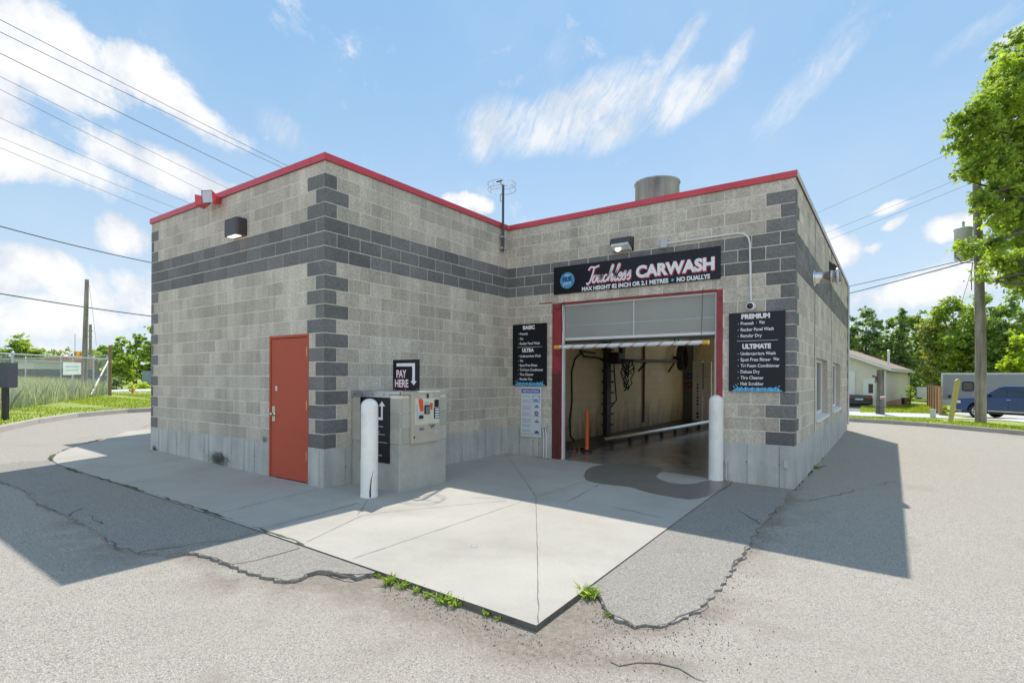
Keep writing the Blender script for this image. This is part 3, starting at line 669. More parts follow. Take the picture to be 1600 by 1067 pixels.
od = obj('overhead_door', mb, bld)
mb = MB(); mb.box((1.29, yd - .012, 2.245), (4.08, yd + .045, 2.297), M_WHT, .01); mb.box((1.29, yd, 2.20), (4.08, yd + .03, 2.244), M_BLK, .006); mb.box((1.29, yd - .008, 2.90), (4.08, yd - .002, 2.93), M_WHT); mb.box((1.29, yd - .004, 2.52), (4.08, yd - .001, 2.528), M_GRY); obj('bottom_rail', mb, od)
for x_ in (1.262, 4.072):
    mb = MB(); mb.box((x_ - .018, LB + .02, -.05), (x_ + .018, LB + .1, 2.93), M_WHT if x_ < 2 else M_GRY, .004); obj('door_track', mb, bld)
# windows on the long side
M_GLASS = pm('window_glass', (.30, .36, .36), .06, var=.15, vs=1, spec=.9)
M_GLASS.node_tree.nodes['Principled BSDF'].inputs['Alpha'].default_value = .45
for a, b, c, d in WIN:
    a += LB; b += LB; mb = MB(); X = LC - .10
    for y_a, y_b, z_a, z_b in ((a, a + .06, c + .06, d), (b - .06, b, c + .06, d), (a + .06, b - .06, d - .06, d), (a + .06, b - .06, c + .06, c + .12), ((a + b) / 2 - .03, (a + b) / 2 + .03, c + .12, d - .06)): mb.box((X - .05, y_a, z_a), (X, y_b, z_b), M_WHT, .004)
    wf = obj('window', mb, bld)
    mb = MB(); mb.box((X - .035, a + .061, c + .121), (X - .025, (a + b) / 2 - .031, d - .061), M_GLASS); mb.box((X - .035, (a + b) / 2 + .031, c + .121), (X - .025, b - .061, d - .061), M_GLASS); obj('pane', mb, wf)
    mb = MB(); mb.prism([(X - .05, a - .05, c), (LC + .045, a - .05, c - .03), (LC + .045, a - .05, c + .02), (X - .05, a - .05, c + .058)], (0, b - a + .1, 0), M_WHT); obj('sill', mb, wf)
    mb = MB(); mb.box((LC - .19, a - .01, d + .001), (LC - .01, b + .01, d + .012), M_RUST); obj('lintel', mb, wf)
# control joint with sealant on the long wall
for yj, zj in ((6.78, .56), (10.1, 0)): mb = MB(); mb.box((LC + .001, yj, zj), (LC + .0065, yj + .02, 4.5), M_BLK); obj('movement_joint', mb, bld)
mb = MB(); mb.tube([(LC + .03, LB + LD - .12, .1), (LC + .03, LB + LD - .12, 4.5)], .03, M_GRY, 10); obj('downpipe', mb, bld)
# ------------------------------------------------------------------ things on the building
YS = LB - .034
UX, UZ, UY = Vector((1, 0, 0)), Vector((0, 0, 1)), Vector((0, 1, 0))
def cat(pts, n=6):
    P = [Vector((*p, 0)) for p in pts]; out = []
    for i in range(len(P) - 1):
        a, b, c, d = P[max(i - 1, 0)], P[i], P[i + 1], P[min(i + 2, len(P) - 1)]
        for k in range(n):
            t = k / n; out.append(.5 * ((2 * b) + (c - a) * t + (2 * a - 5 * b + 4 * c - d) * t * t + (3 * b - a - 3 * c + d) * t ** 3))
    return out + [P[-1]]
sign = thing('carwash_sign', (2.6, LB, 3.13), 'wide black sign with red and white lettering above the wash bay opening', 'sign')
mb = MB(); mb.box((1.09, YS, 3.125), (4.145, LB + .002 - .004, 3.64), M_SIGN, .003); obj('board', mb, sign)
mb = MB(); F0 = YS - .0008
def pxz(px, py): p = WY(px, py, YS); return p.x, p.z
bx, bz = pxz(885, 437.5)
for r_, m_, y_ in ((.150, M_TLB, .0012), (.138, M_SIGN, .0016), (.133, M_TB, .0020)):
    mb.poly([(bx + r_ * math.cos(a), YS - y_, bz + r_ * math.sin(a)) for a in np.linspace(2 * math.pi, 0, 36)[:-1]][::-1], m_)
text_into(mb, 'HUB', (bx - .09, YS - .0024, bz - .02), UX, UZ, .18, .09, M_SIGN, bold=.02)
text_into(mb, 'SCRUB', (bx - .09, YS - .0024, bz - .095), (.985, 0, .17), (-.17, 0, .985), .18, .05, M_TW)
mb.poly([(bx - .06, YS - .0024, bz + .088), (bx + .06, YS - .0024, bz + .088), (bx + .05, YS - .0024, bz + .102), (bx - .05, YS - .0024, bz + .102)], M_TW)
x0, _ = pxz(992, 431); x1, _ = pxz(1115, 419); zb_ = 3.285; hh = .19
for dx, dz, b_, m_, l_ in ((.010, -.010, .075, M_TR, .001), (0, 0, .05, M_TW, .002)):
    text_into(mb, 'CARWASH', (x0 + dx, YS, zb_ + dz), UX, UZ, x1 - x0, hh, m_, bold=b_, lift=l_)
xa, _ = pxz(908, 452); xb, _ = pxz(1043, 436); xc, _ = pxz(1056, 433); xd, _ = pxz(1108, 430)
text_into(mb, 'MAX HEIGHT 82 INCH OR 2.1 METRES', (xa, YS, 3.142), UX, UZ, xb - xa, .07, M_TW, bold=.045)
text_into(mb, 'NO DUALLYS', (xc, YS, 3.142), UX, UZ, xd - xc, .07, M_TW, bold=.045)
xm = (xb + xc) / 2; mb.poly([(xm + .022 * math.cos(a), YS - .001, 3.177 + .022 * math.sin(a)) for a in np.linspace(0, 6.28, 14)[:-1]], M_TLB)
strokes = [[(0, .98), (.2, 1.2), (.6, 1.15), (1.0, 1.25)], [(.55, 1.16), (.5, .6), (.4, .1), (.2, -.08), (.08, .04)],
 [(.92, .5), (.74, .48), (.64, .2), (.76, 0), (.93, .1), (1.0, .35), (.92, .52), (1.12, .42)], [(1.12, .42), (1.2, .52), (1.14, .15), (1.24, 0), (1.4, .15), (1.5, .52), (1.46, .12), (1.56, 0), (1.72, .2)],
 [(1.98, .40), (1.88, .50), (1.74, .35), (1.74, .1), (1.86, 0), (2.02, .08), (2.2, .3)], [(2.2, .3), (2.38, .85), (2.42, 1.12), (2.32, 1.16), (2.26, .9), (2.22, .4), (2.2, 0)], [(2.21, .2), (2.38, .5), (2.52, .45), (2.49, .1), (2.59, 0), (2.72, .15)],
 [(2.72, .15), (2.98, .9), (3.02, 1.15), (2.9, 1.12), (2.82, .4), (2.86, .03), (2.98, .0), (3.12, .15)], [(3.12, .2), (3.36, .3), (3.4, .48), (3.24, .5), (3.14, .25), (3.22, .0), (3.38, .0), (3.54, .2)]]
for k in (0, .44): strokes.append([(3.54 + k, .2), (3.70 + k, .62), (3.76 + k, .40), (3.82 + k, .14), (3.72 + k, -.02), (3.56 + k, .04)])
xt, _ = pxz(914, 440); xe, _ = pxz(989, 430); sc = (xe - xt) / 4.65
for wd, m_, l0_, o_ in ((.22, M_TR, .001, .04), (.15, M_TW, .0040, 0)):
    for ks, st in enumerate(strokes):
        l_ = l0_ + ks * .0002
        P = [Vector((xt + (p.x + .28 * p.y + o_) * sc, YS - l_, 3.275 + (p.y - o_) * sc * 1.19)) for p in cat(st)]
        mb.ribbon(P, wd * sc, m_, up=Vector((0, -1, 0)))
obj('lettering', mb, sign)

M_SPL = pm('splash_blue', (.06, .35, .62), .4, var=.35, vs=20)
def price_sign(name, label, x0, x1, z0, z1, heads, items, div, plane='Y', at=YS):
    t = thing(name, (x0, at, z0), label, 'sign', None); mb = MB(); Wd, Hh = x1 - x0, z1 - z0
    mb.box((x0, at, z0), (x1, at + .026, z1), M_SIGN, .002); obj('board', mb, t); mb = MB()
    for (txt, u0, u1, v) in heads: text_into(mb, txt, (x0 + u0 * Wd, at, z1 - v * Hh), UX, UZ, (u1 - u0) * Wd, .056 * Hh, M_TW, bold=.06)
    for (txt, u0, v) in items:
        yb = z1 - v * Hh
        text_into(mb, txt, (x0 + u0 * Wd, at, yb), UX, UZ, len(txt) * .0345 * Wd, .040 * Hh, M_TW, bold=.018)
        mb.poly([(x0 + (u0 - .045) * Wd + .006 * math.cos(a), at - .001, yb + .016 * Hh + .006 * math.sin(a)) for a in np.linspace(0, 6.28, 9)[:-1]], M_TW)
    mb.box((x0 + .15 * Wd, at - .0012, z1 - (div + .004) * Hh), (x0 + .88 * Wd, at - .0004, z1 - div * Hh), M_TW)
    # breaking wave along the bottom edge
    rr = random.Random(3); n = 40; top = [.030 + .016 * abs(math.sin(k * .7)) + .012 * rr.random() for k in range(n)]
    for k in range(n - 1):
        a, b = (.07 + .9 * k / (n - 1)), (.07 + .9 * (k + 1) / (n - 1)); e = min(1, min(k, n - 2 - k) / 4 + .2)
        mb.poly([(x0 + a * Wd, at - .001, z0 + .002), (x0 + b * Wd, at - .001, z0 + .002), (x0 + b * Wd, at - .001, z0 + top[k + 1] * e * Hh), (x0 + a * Wd, at - .001, z0 + top[k] * e * Hh)], M_SPL if k % 5 else M_TLB)
    for cx_, cz_, an, ln in ((.10, .055, 130, .06), (.14, .075, 120, .05), (.17, .05, 110, .05), (.83, .05, 35, .07), (.90, .065, 40, .05), (.76, .045, 30, .05), (.60, .04, 25, .05), (.25, .04, 150, .06)):
        d = Vector((math.cos(R(an)), 0, math.sin(R(an)))); c = Vector((x0 + cx_ * Wd, at - .0014, z0 + cz_ * Hh)); q = Vector((-d.z, 0, d.x)) * .008
        mb.poly([c - d * ln * .4, c + q, c + d * ln * .5, c - q][::-1], M_TLB)
    obj('lettering', mb, t); return t
price_sign('price_sign', 'black sign listing PREMIUM and ULTIMATE washes right of the bay opening', 4.28, 5.075, 1.35, 2.56,
    [('PREMIUM', .23, .74, .078), ('ULTIMATE', .25, .76, .458)],
    [('Presoak', .22, .155), ('Wax', .55, .150), ('Rocker Panel Wash', .22, .235), ('Regular Dry', .22, .313), ('Undercarriage Wash', .22, .54), ('Spot Free Rinse', .22, .617), ('Wax', .80, .612), ('Tri Foam Conditioner', .22, .694), ('Deluxe Dry', .22, .77), ('Tire Cleaner', .22, .846), ('Hub Scrubber', .22, .922)], .358)
price_sign('price_sign', 'black sign listing BASIC and ULTRA washes left of the bay opening', .14, .935, 1.39, 2.60,
    [('BASIC', .31, .66, .085), ('ULTRA', .29, .64, .455)],
    [('Presoak', .22, .175), ('Wax', .22, .255), ('Rocker Panel Wash', .22, .335), ('Undercarriage Wash', .22, .54), ('Wax', .22, .615), ('Spot Free Rinse', .22, .69), ('Tri Foam Conditioner', .22, .765), ('Tire Cleaner', .22, .84), ('Regular Dry', .22, .915)], .375)
t = thing('instruction_sign', (.56, YS, .38), 'white instruction sign with a blue heading hanging under the BASIC price sign', 'sign')
M_SW = pm('sign_white', (.62, .66, .68), .4, var=.03); mb = MB(); mb.box((.33, YS + .004, .375), (.815, YS + .024, 1.362), M_SW, .01); obj('board', mb, t)
mb = MB(); yy = YS + .002
mb.box((.355, yy, 1.24), (.79, yy + .0015, 1.325), pm('header_blue', (.03, .10, .38), .4, var=.1)); text_into(mb, 'INSTRUCTIONS', (.39, yy, 1.26), UX, UZ, .37, .042, M_TW, bold=.02)
rows = [(1.18, 1), (1.10, 2), (.985, 3), (.86, 3), (.735, 3), (.62, 2), (.52, 2)]
rr = random.Random(5)
for z, n in rows:
    for k in range(n): mb.box((.375, yy, z - k * .030 - .009), (.375 + rr.uniform(.17, .22), yy + .0015, z - k * .030), M_TG)
    mb.box((.352, yy, z - .012), (.360, yy + .0015, z), M_TG)
def car_icon(x, z, m, s=1):
    mb.poly([(x + a * s, yy - .001, z + b * s) for a, b in ((-.05, -.02), (.05, -.02), (.05, .005), (.03, .008), (.018, .03), (-.018, .03), (-.03, .008), (-.05, .005))], m)
mb.box((.62, yy + .0002, 1.06), (.785, yy + .0016, 1.20), M_TG); mb.box((.64, yy - .0004, 1.075), (.765, yy + .0001, 1.185), M_SW); car_icon(.70, 1.10, M_TB)
car_icon(.72, .98, M_TB); car_icon(.72, .69, pm('print_pink', (.4, .12, .2), .5)); car_icon(.72, .48, MATS['header_blue'], 1.1)
mb.lathe([(.022, 0), (.042, 0)], M_BLK, (.71, yy - .0005, .85), 20, 'Y'); mb.box((.64, yy, .792), (.78, yy + .0015, .80), M_BLK)
mb.box((.345, yy, .43), (.80, yy + .0015, .445), pm('print_yellow', (.5, .5, .12), .5)); obj('lettering', mb, t)

# wall lamps
M_LENS = pm('lamp_lens', (.8, .8, .75), .3, emit=((1, .95, .82), .9))
t = thing('wall_lamp', (-2.2, 0, 3.76), 'rounded bronze wall lamp on the wall above the red door', 'lamp')
mb = MB(); prof = [(0, 0)] ; hp = [(-.20, 0)] + [(-.20 + .0 + .04 * (1 - math.cos(a)), -.12 - .05 * math.sin(a)) for a in np.linspace(0, math.pi / 2, 5)] + [(.16 + .04 * math.sin(a), -.17 + .05 * (1 - math.cos(a))) for a in np.linspace(0, math.pi / 2, 5)] + [(.20, 0)]
top = [(-2.2 + x, y, 4.03) for x, y in hp]; bot = [(-2.2 + x, y, 3.775) for x, y in hp]; n = len(hp)
top2 = [(-2.2 + x * .93, y * .93, 4.045) for x, y in hp]
mb.add(bot + top + top2, [(i, (i + 1) % n, (i + 1) % n + n, i + n) for i in range(n)] + [(i + n, (i + 1) % n + n, (i + 1) % n + 2 * n, i + 2 * n) for i in range(n)] + [tuple(range(2 * n, 3 * n)), tuple(range(n))[::-1]], M_BRZ); obj('housing', mb, t)
mb = MB(); mb.box((-2.33, -.15, 3.762), (-2.07, -.05, 3.776), M_LENS, .004); obj('lens', mb, t)
t = thing('wall_lamp', (2.5, LB, 3.75), 'dark box wall lamp with a clear lens above the carwash sign', 'lamp')
mb = MB(); mb.prism([(2.32, LB, 4.0), (2.32, LB - .15, 3.985), (2.32, LB - .19, 3.90), (2.32, LB - .19, 3.885), (2.32, LB - .0, 3.80)], (.36, 0, 0), M_BRZ); mb.box((2.31, LB - .012, 3.76), (2.69, LB - .003, 4.01), M_BLK, .003); obj('housing', mb, t)
mb = MB(); mb.prism([(2.34, LB - .02, 3.765), (2.34, LB - .12, 3.775), (2.34, LB - .185, 3.84), (2.34, LB - .186, 3.882), (2.34, LB - .02, 3.805)], (.32, 0, 0), pm('lens_glass', (.55, .56, .55), .12, var=.2, vs=12, spec=.9)); obj('lens', mb, t)
mb = MB(); mb.lathe([(.0, -.006), (.05, -.004), (.06, 0)], M_LENS, (2.46, LB - .155, 3.80), 14, 'Y'); obj('bulb', mb, t)
t = thing('flood_light', (-2.85, -.02, 4.45), 'red twin floodlight fixed at the roof edge of the front wing', 'flood light')
mb = MB(); mb.box((-2.93, -.09, 4.42), (-2.80, -.0045, 4.53), M_RED, .01); mb.tube([(-2.86, -.1, 4.45), (-2.86, -.15, 4.44), (-2.9, -.2, 4.45)], .02, M_RED, 8); obj('bracket', mb, t)
def head(c, d, ln, r0, r1, mat):
    c = Vector(c); d = Vector(d).normalized(); a = Vector((0, 0, 1)); a = (a - d * a.dot(d)).normalized(); b = d.cross(a); mb = MB()
    def ring(p, r_): return [p + a * r_ * sa + b * r_ * sb for sa, sb in ((1, 1), (1, -1), (-1, -1), (-1, 1))]
    P = ring(c, r0) + ring(c + d * ln, r1); fs = [(0, 1, 2, 3)] + [(i, i + 4, (i + 1) % 4 + 4, (i + 1) % 4) for i in range(4)]
    mb.add(P, fs, mat); Q = ring(c + d * (ln - .008), r1 * .93); mb.add(Q, [(3, 2, 1, 0)], pm('flood_glass', (.5, .52, .55), .15, spec=.9)); return mb
obj('lamp_head', head((-2.93, -.16, 4.46), (-.95, -.35, -.05), .17, .05, .095, M_RED), t); obj('lamp_head', head((-2.78, -.13, 4.47), (.35, -.85, -.1), .16, .055, .10, M_RED), t)
# conduit, camera and electrics
t = thing('conduit', (3.9, LB, 3.78), 'white conduit pipe running right and down beside the carwash sign', 'conduit')
mb = MB(); mb.box((3.18, LB - .06, 3.73), (3.29, LB - .0045, 3.86), M_GRY, .006); obj('junction_box', mb, t)
mb = MB(); z_ = 3.81; mb.tube([(3.29, LB - .03, 3.80), (4.40, LB - .03, z_ - .01), (4.49, LB - .03, z_ - .03), (4.555, LB - .03, z_ - .09), (4.58, LB - .03, z_ - .18), (4.60, LB - .03, 2.74)], .0145, M_WHT, 10); obj('pipe', mb, t)
t = thing('security_camera', (4.60, LB, 2.65), 'small round white dome camera at the lower end of the conduit', 'camera')
mb = MB(); mb.lathe([(.0, -.052), (.05, -.05), (.066, -.03), (.07, 0), (.07, .045)], M_WHT, (4.60, LB - .05, 2.65), 24, 'Y'); obj('housing', mb, t)
mb = MB(); mb.lathe([(.0, -.03), (.02, -.028), (.038, -.015), (.045, 0)], M_BLK, (4.60, LB - .103, 2.65), 20, 'Y'); obj('lens', mb, t)
t = thing('electrical_box', (.9, LB, .6), 'small grey electrical box with two pipes beside the instruction sign', 'electrical box')
mb = MB(); mb.box((.835, LB - .07, .58), (.965, LB - .0055, .67), M_GRY, .006); obj('box', mb, t)
for x_ in (.868, .925):
    mb = MB(); mb.tube([(x_, LB - .035, .58), (x_, LB - .035, .50), (x_ + .012, LB - .03, .45), (x_ + .012, LB - .03, -.02)], .013, M_WHT, 8); obj('pipe', mb, t)
mb = MB(); mb.tube([(4.25, LB - .03, -.05), (4.25, LB - .03, .22)], .014, M_GRY, 8); mb.box((4.23, LB - .05, .2), (4.27, LB - .0045, .27), M_GRY, .004); setp(obj('pipe_stub', mb), 'short grey pipe stub on the base right of the bay opening', 'pipe')
mb = MB(); mb.box((5.06, LB - .02, .22), (5.12, LB - .0045, .33), M_GRY, .004); mb.tube([(5.09, LB - .012, .22), (5.09, LB - .012, -.08)], .007, M_GRY, 6); setp(obj('outlet_plate', mb), 'small grey outlet plate low on the right corner foundation', 'outlet')
t = thing('bracket_strip', (1.75, LB, 2.99), 'thin rusty bracket strip over the left of the bay opening', 'bracket')
mb = MB(); mb.box((.75, LB - .012, 2.975), (1.05, LB - .005, 2.99), M_RUST); obj('strip', mb, t); mb = MB(); mb.box((4.18, LB - .012, 2.965), (4.48, LB - .005, 2.978), M_GRY); setp(obj('bracket_strip', mb), 'thin pale bracket strip over the right of the bay opening', 'bracket')
# clearance bar hanging on two chains
t = thing('clearance_bar', (2.7, 4.2, 2.1), 'white clearance bar with red stripes and yellow ends hanging in the bay opening', 'clearance bar')
mb = MB(); n = 34; x0, x1 = 1.18, 4.0; rb = .038
def barz(x): return 2.115 + (x - x0) / (x1 - x0) * .0
seg = []; M_STR = pm('stripe_red', (.45, .06, .05), .5); M_BARW = pm('bar_white', (.74, .74, .73), .35, var=.05, stain=(4, .3, (.5, .42, .36)))
vs = []; fs = {0: [], 1: [], 2: [], 3: []}; NX, NA = 120, 20
for i in range(NX + 1):
    x = x0 + (x1 - x0) * i / NX
    for k in range(NA): a_ = 2 * math.pi * k / NA; vs.append((x, 4.2 + rb * math.cos(a_), 2.115 + rb * math.sin(a_)))
for i in range(NX):
    for k in range(NA):
        ph = ((x1 - x0) * i / NX / .235 + k / NA) % 1.0; x = (x1 - x0) * i / NX
        c_ = 2 if (x < .10 or x > x1 - x0 - .1) else ((3 if math.sin(2 * math.pi * k / NA) > -.35 else 1) if ph < .22 else 0)
        fs[c_].append((i * NA + k, i * NA + (k + 1) % NA, (i + 1) * NA + (k + 1) % NA, (i + 1) * NA + k))
for c_, m_ in ((0, M_BARW), (1, M_STR), (2, M_YEL), (3, pm('stripe_grey', (.52, .44, .42), .5, var=.2, vs=9))): mb.add(vs, fs[c_], m_, True)
mb.lathe([(0, -.012), (.03, -.01), (.038, 0)], M_YEL, (x0, 4.2, 2.115), 20, 'X'); mb.lathe([(0, .012), (.03, .01), (.038, 0)], M_WHT, (x1, 4.2, 2.115), 20, 'X'); obj('bar', mb, t)
for x_ in (1.32, 3.88):
    mb = MB(); z = 2.15; k = 0
    while z < 3.0:
        e = .006; c = (x_, 4.2 + (LB - 4.215 - .02) * (z - 2.15) / .85, z)
        pts = [(c[0] + (e * math.cos(a) if k % 2 else 0), c[1] + (0 if k % 2 else e * math.cos(a)), c[2] + .014 * math.sin(a)) for a in np.linspace(0, 2 * math.pi, 9)]
        mb.tube(pts, .0022, M_BLK, 4, caps=False); z += .022; k += 1
    obj('chain', mb, t)
# mast and ring antenna in the inner corner
t = thing('antenna', (.06, 4.12, 4.05), 'ring antenna on a grey mast above the inner roof corner', 'antenna')
ac = WX(784, 398, .07); ax, ay = .07, ac.y
mb = MB(); mb.tube([(ax, ay, 4.03), (ax, ay, 5.36)], .024, M_BRZ, 10); obj('mast', mb, t)
mb = MB(); mb.box((.004, ay - .04, 4.08), (ax + .02, ay + .10, 4.12), M_STL, .003); mb.box((.004, ay - .04, 4.30), (ax + .02, ay + .10, 4.34), M_STL, .003); mb.box((ax + .02, ay + .05, 4.08), (ax + .03, ay + .12, 4.36), M_STL, .003); obj('bracket', mb, t)
mb = MB()
for zz in (5.26, 5.37): mb.tube([(ax - .03 + .28 * math.cos(a), ay + .28 * math.sin(a), zz) for a in np.linspace(0, 2 * math.pi, 33)], .0055, M_GRY, 6, caps=False)
for a in np.linspace(0, 2 * math.pi, 5)[:-1]: mb.tube([(ax - .03 + .28 * math.cos(a), ay + .28 * math.sin(a), 5.26), (ax - .03 + .28 * math.cos(a), ay + .28 * math.sin(a), 5.37)], .004, M_GRY, 5)
mb.tube([(ax - .31, ay, 5.315), (ax + .25, ay, 5.315)], .005, M_GRY, 6); obj('ring', mb, t)
mb = MB(); mb.box((ax - .16, ay - .02, 5.43), (ax - .02, ay + .01, 5.45), M_BLK, .003); mb.tube([(ax - .08, ay, 5.43), (ax - .02, ay, 5.33)], .008, M_BLK, 6); obj('feed', mb, t); mb = MB(); mb.tube([(ax, ay, 5.2), (ax - .07, ay, 5.17), (ax - .07, ay, 5.05), (ax, ay, 5.0)], .006, M_BLK, 6); obj('cable_loop', mb, t)
# roof vent, side exhaust, hood
vc = WY(1024, 300, 7.6); vr = 34 * depth(vc.x, vc.y) / FPX; ztop = WY(1024, 285, 7.6).z
mb = MB(); mb.lathe([(vr * .99, 4.3), (vr * .985, ztop - .03), (vr * 1.03, ztop - .025), (vr * 1.03, ztop), (vr * .96, ztop), (vr * .96, 4.3)], pm('vent_metal', (.52, .51, .48), .38, metal=.8, var=.15, vs=3, streak=.3), (vc.x, vc.y, 0), 48); setp(obj('roof_vent', mb), 'large round galvanised vent standing on the roof', 'roof vent')
t = thing('exhaust_pipe', (LC, 6.65, 3.4), 'shiny metal exhaust pipe sticking out of the long right wall', 'exhaust pipe')
mb = MB(); mb.lathe([(.15, .004), (.15, .014), (.10, .016), (.10, .26), (.112, .262), (.112, .29), (.10, .292)], M_CHR, (LC, 6.65, 3.38), 28, 'X'); obj('pipe', mb, t)
mb = MB(); mb.lathe([(.10, .292), (.10, .35), (.15, .352), (.15, .385), (0, .388)], M_STL, (LC, 6.65, 3.38), 28, 'X'); obj('end_cap', mb, t)
mb = MB(); pr = [(LC + .004, 4.22)] + [(LC + .004 + .20 * math.sin(a), 3.90 + .26 * math.cos(a)) for a in np.linspace(.25, math.pi / 2, 8)] + [(LC + .205, 3.80), (LC + .004, 3.80)]
mb.prism([(x, 9.5, z) for x, z in pr], (0, .55, 0), M_BLK); setp(obj('vent_hood', mb), 'black curved vent hood high on the long right wall', 'vent hood')

# ------------------------------------------------------------------ pay station
pay = thing('pay_station', (.52, .92, 0), 'grey block pay station with a cream payment panel beside the front wing', 'pay station')
mb = MB(); mb.box((.012, .46, -.2), (1.0, 1.38, .64), pm('vault_concrete', (.42, .41, .365), .9, var=.16, vs=2.2, bump=.3, bs=30, stain=(2.0, .45, (.26, .25, .21)), speck=.1), .012); obj('base', mb, pay)
mb = MB(); mb.box((.018, .468, .64), (.992, 1.372, 1.30), M_MO)
bl = pm('vault_block', (.43, .41, .35), .92, var=.1, vs=2, bump=.4, bs=45, tone=.1, speck=.2, stain=(2, .35, (.24, .2, .15)))
for r_ in range(3):
    z0 = .645 + r_ * .205; mb.tone = random.random()
    sp = [(.014, .40), (.40, .80), (.80, 1.0)] if r_ % 2 else [(.014, .2), (.2, .60), (.60, .80), (.80, 1.0)]
    for a, b in sp: mb.tone = random.random(); mb.box((a + .004, .458, z0), (b - (0 if b == 1.0 else .004), .50, z0 + .197), bl, .003)
    for a, b in ([(.504, .86), (.86, 1.38)] if r_ % 2 else [(.504, .66), (.66, 1.06), (1.06, 1.38)]): mb.tone = random.random(); mb.box((.96, a + .004, z0), (1.003, b, z0 + .197), bl, .003)
mb.tone = .5; obj('block_body', mb, pay)
mb = MB(); mb.box((.012, .45, 1.262), (.80, .4575, 1.345), M_STL, .002); mb.box((.008, .45, 1.3452), (1.02, 1.395, 1.352), M_STL, .002); mb.box((.80, .452, 1.31), (1.015, .4575, 1.345), M_STL)
mb.box((1.0045, .452, 1.31), (1.015, 1.39, 1.345), pm('cream_trim', (.5, .46, .36), .6))
for x_ in (.07, .25, .47, .70): mb.lathe([(0, -.004), (.010, -.003), (.012, 0)], M_BLK, (x_, .4495, 1.30), 8, 'Y')
obj('top_flashing', mb, pay)
PN0, PN1, PZ0, PZ1 = .64, 1.20, .635, 1.342
M_CREAM = pm('panel_cream', (.50, .46, .37), .42, var=.06, stain=(5, .3, (.38, .33, .25)), metal=.15)
mb = MB(); mb.box((1.004, PN0, PZ0), (1.045, PN1, PZ1), M_CREAM, .004); panel = obj('payment_panel', mb, pay)
def pn(u0, u1, v0, v1, mat, name=None, t=.006, base=1.045, mbb=None, bev=.002):
    m_ = mbb or MB(); yA, yB = PN0 + u0 * (PN1 - PN0), PN0 + u1 * (PN1 - PN0); zA, zB = PZ1 - v1 * (PZ1 - PZ0), PZ1 - v0 * (PZ1 - PZ0)
    m_.box((base, yA, zA), (base + t, yB, zB), mat, bev)
    if name: return obj(name, m_, panel)
pn(.10, .95, .13, .64, pm('label_cream', (.66, .63, .50), .4), 'face_plate', .003)
m_ = MB(); pn(.41, .58, .27, .44, M_BLK, None, .02, 1.048, m_)
for r_ in range(4):
    for c_ in range(3): pn(.435 + c_ * .045, .468 + c_ * .045, .30 + r_ * .033, .322 + r_ * .033, M_TG, None, .003, 1.068, m_, .0005)
obj('keypad', m_, panel)
m_ = MB(); pn(.14, .37, .43, .56, M_GRY, None, .02, 1.048, m_); pn(.19, .33, .46, .52, M_BLK, None, .012, 1.068, m_); obj('card_reader', m_, panel)
pn(.77, .92, .165, .31, M_BLK, 'screen', .012, 1.048)
m_ = MB(); pn(.755, .955, .325, .545, M_BLK, None, .01, 1.048, m_)
for k in range(4): pn(.78, .935, .34 + k * .052, .375 + k * .052, M_SW, None, .004, 1.058, m_, .001)
obj('menu_buttons', m_, panel); pn(.76, .95, .555, .60, M_SW, 'price_label', .003, 1.048); pn(.28, .42, .07, .125, M_GRY, 'coin_slot', .008); pn(.50, .56, .04, .13, M_BLK, 'key_switch', .01); pn(.62, .70, .04, .13, M_GRY, 'bill_slot', .008)
m_ = MB(); pn(.22, .42, .69, .765, M_GRY, None, .006, 1.045, m_)
for k in range(3): pn(.235, .405, .70 + k * .022, .711 + k * .022, M_BLK, None, .003, 1.051, m_, .0005)
obj('vent_grille', m_, panel)
m_ = MB(); yA, yB = PN0 + .57 * .56, PN0 + .78 * .56; zA = PZ1 - .655 * .707; zB = PZ1 - .745 * .707
m_.add([(1.046, yA, zA), (1.046, yB, zA), (1.046, (yA + yB) / 2, zB), (1.085, yA + .01, zA), (1.085, yB - .01, zA)], [(0, 3, 2), (3, 4, 2), (4, 1, 2), (0, 1, 4, 3)], M_CHR); obj('coin_return', m_, panel)
m_ = MB(); pn(.055, .10, .855, .90, M_BLK, None, .004, 1.045, m_); obj('lock', m_, panel); m_ = MB(); pn(.80, .90, .76, .84, M_GRY, None, .003, 1.045, m_); pn(.80, .85, .855, .875, M_GRY, 'button', .003, 1.045); obj('bill_slot', m_, panel)
def pp(u, v, d=1.0495): return (d, PN0 + u * (PN1 - PN0), PZ1 - v * (PZ1 - PZ0))
M_RO = pm('decal_red', (.75, .10, .03), .45, var=0); m_ = MB()
m_.poly([pp(.21, .20), pp(.27, .39), pp(.39, .38), pp(.37, .17), pp(.30, .13), pp(.21, .14)][::1], M_RO); m_.poly([pp(.60, .225), pp(.64, .36), pp(.70, .37), pp(.72, .23)], M_RO)
m_.poly([pp(.12, .24), pp(.12, .42), pp(.20, .42), pp(.20, .24)], pm('decal_grey', (.45, .5, .55), .5)); m_.poly([pp(.41, .20), pp(.41, .265), pp(.56, .265), pp(.56, .20)], MATS['decal_grey']); obj('decal', m_, panel)
mb = MB(); mb.box((.5, .79, 1.356), (1.02, .808, 1.79), M_SIGN, .002); t = thing('pay_here_sign', (.76, .8, 1.356), 'square black PAY HERE sign with a bent arrow standing on the pay station', 'sign'); obj('board', mb, t)
mb = MB(); yp = .789
for dx, b_, m_, l_ in ((.006, .04, M_TR, .0005), (0, .022, M_TW, .0012)):
    text_into(mb, 'PAY', (.575 + dx, yp, 1.54 - dx), UX, UZ, .20, .105, m_, bold=b_, lift=l_); text_into(mb, 'HERE', (.545 + dx, yp, 1.405 - dx), UX, UZ, .27, .105, m_, bold=b_, lift=l_)
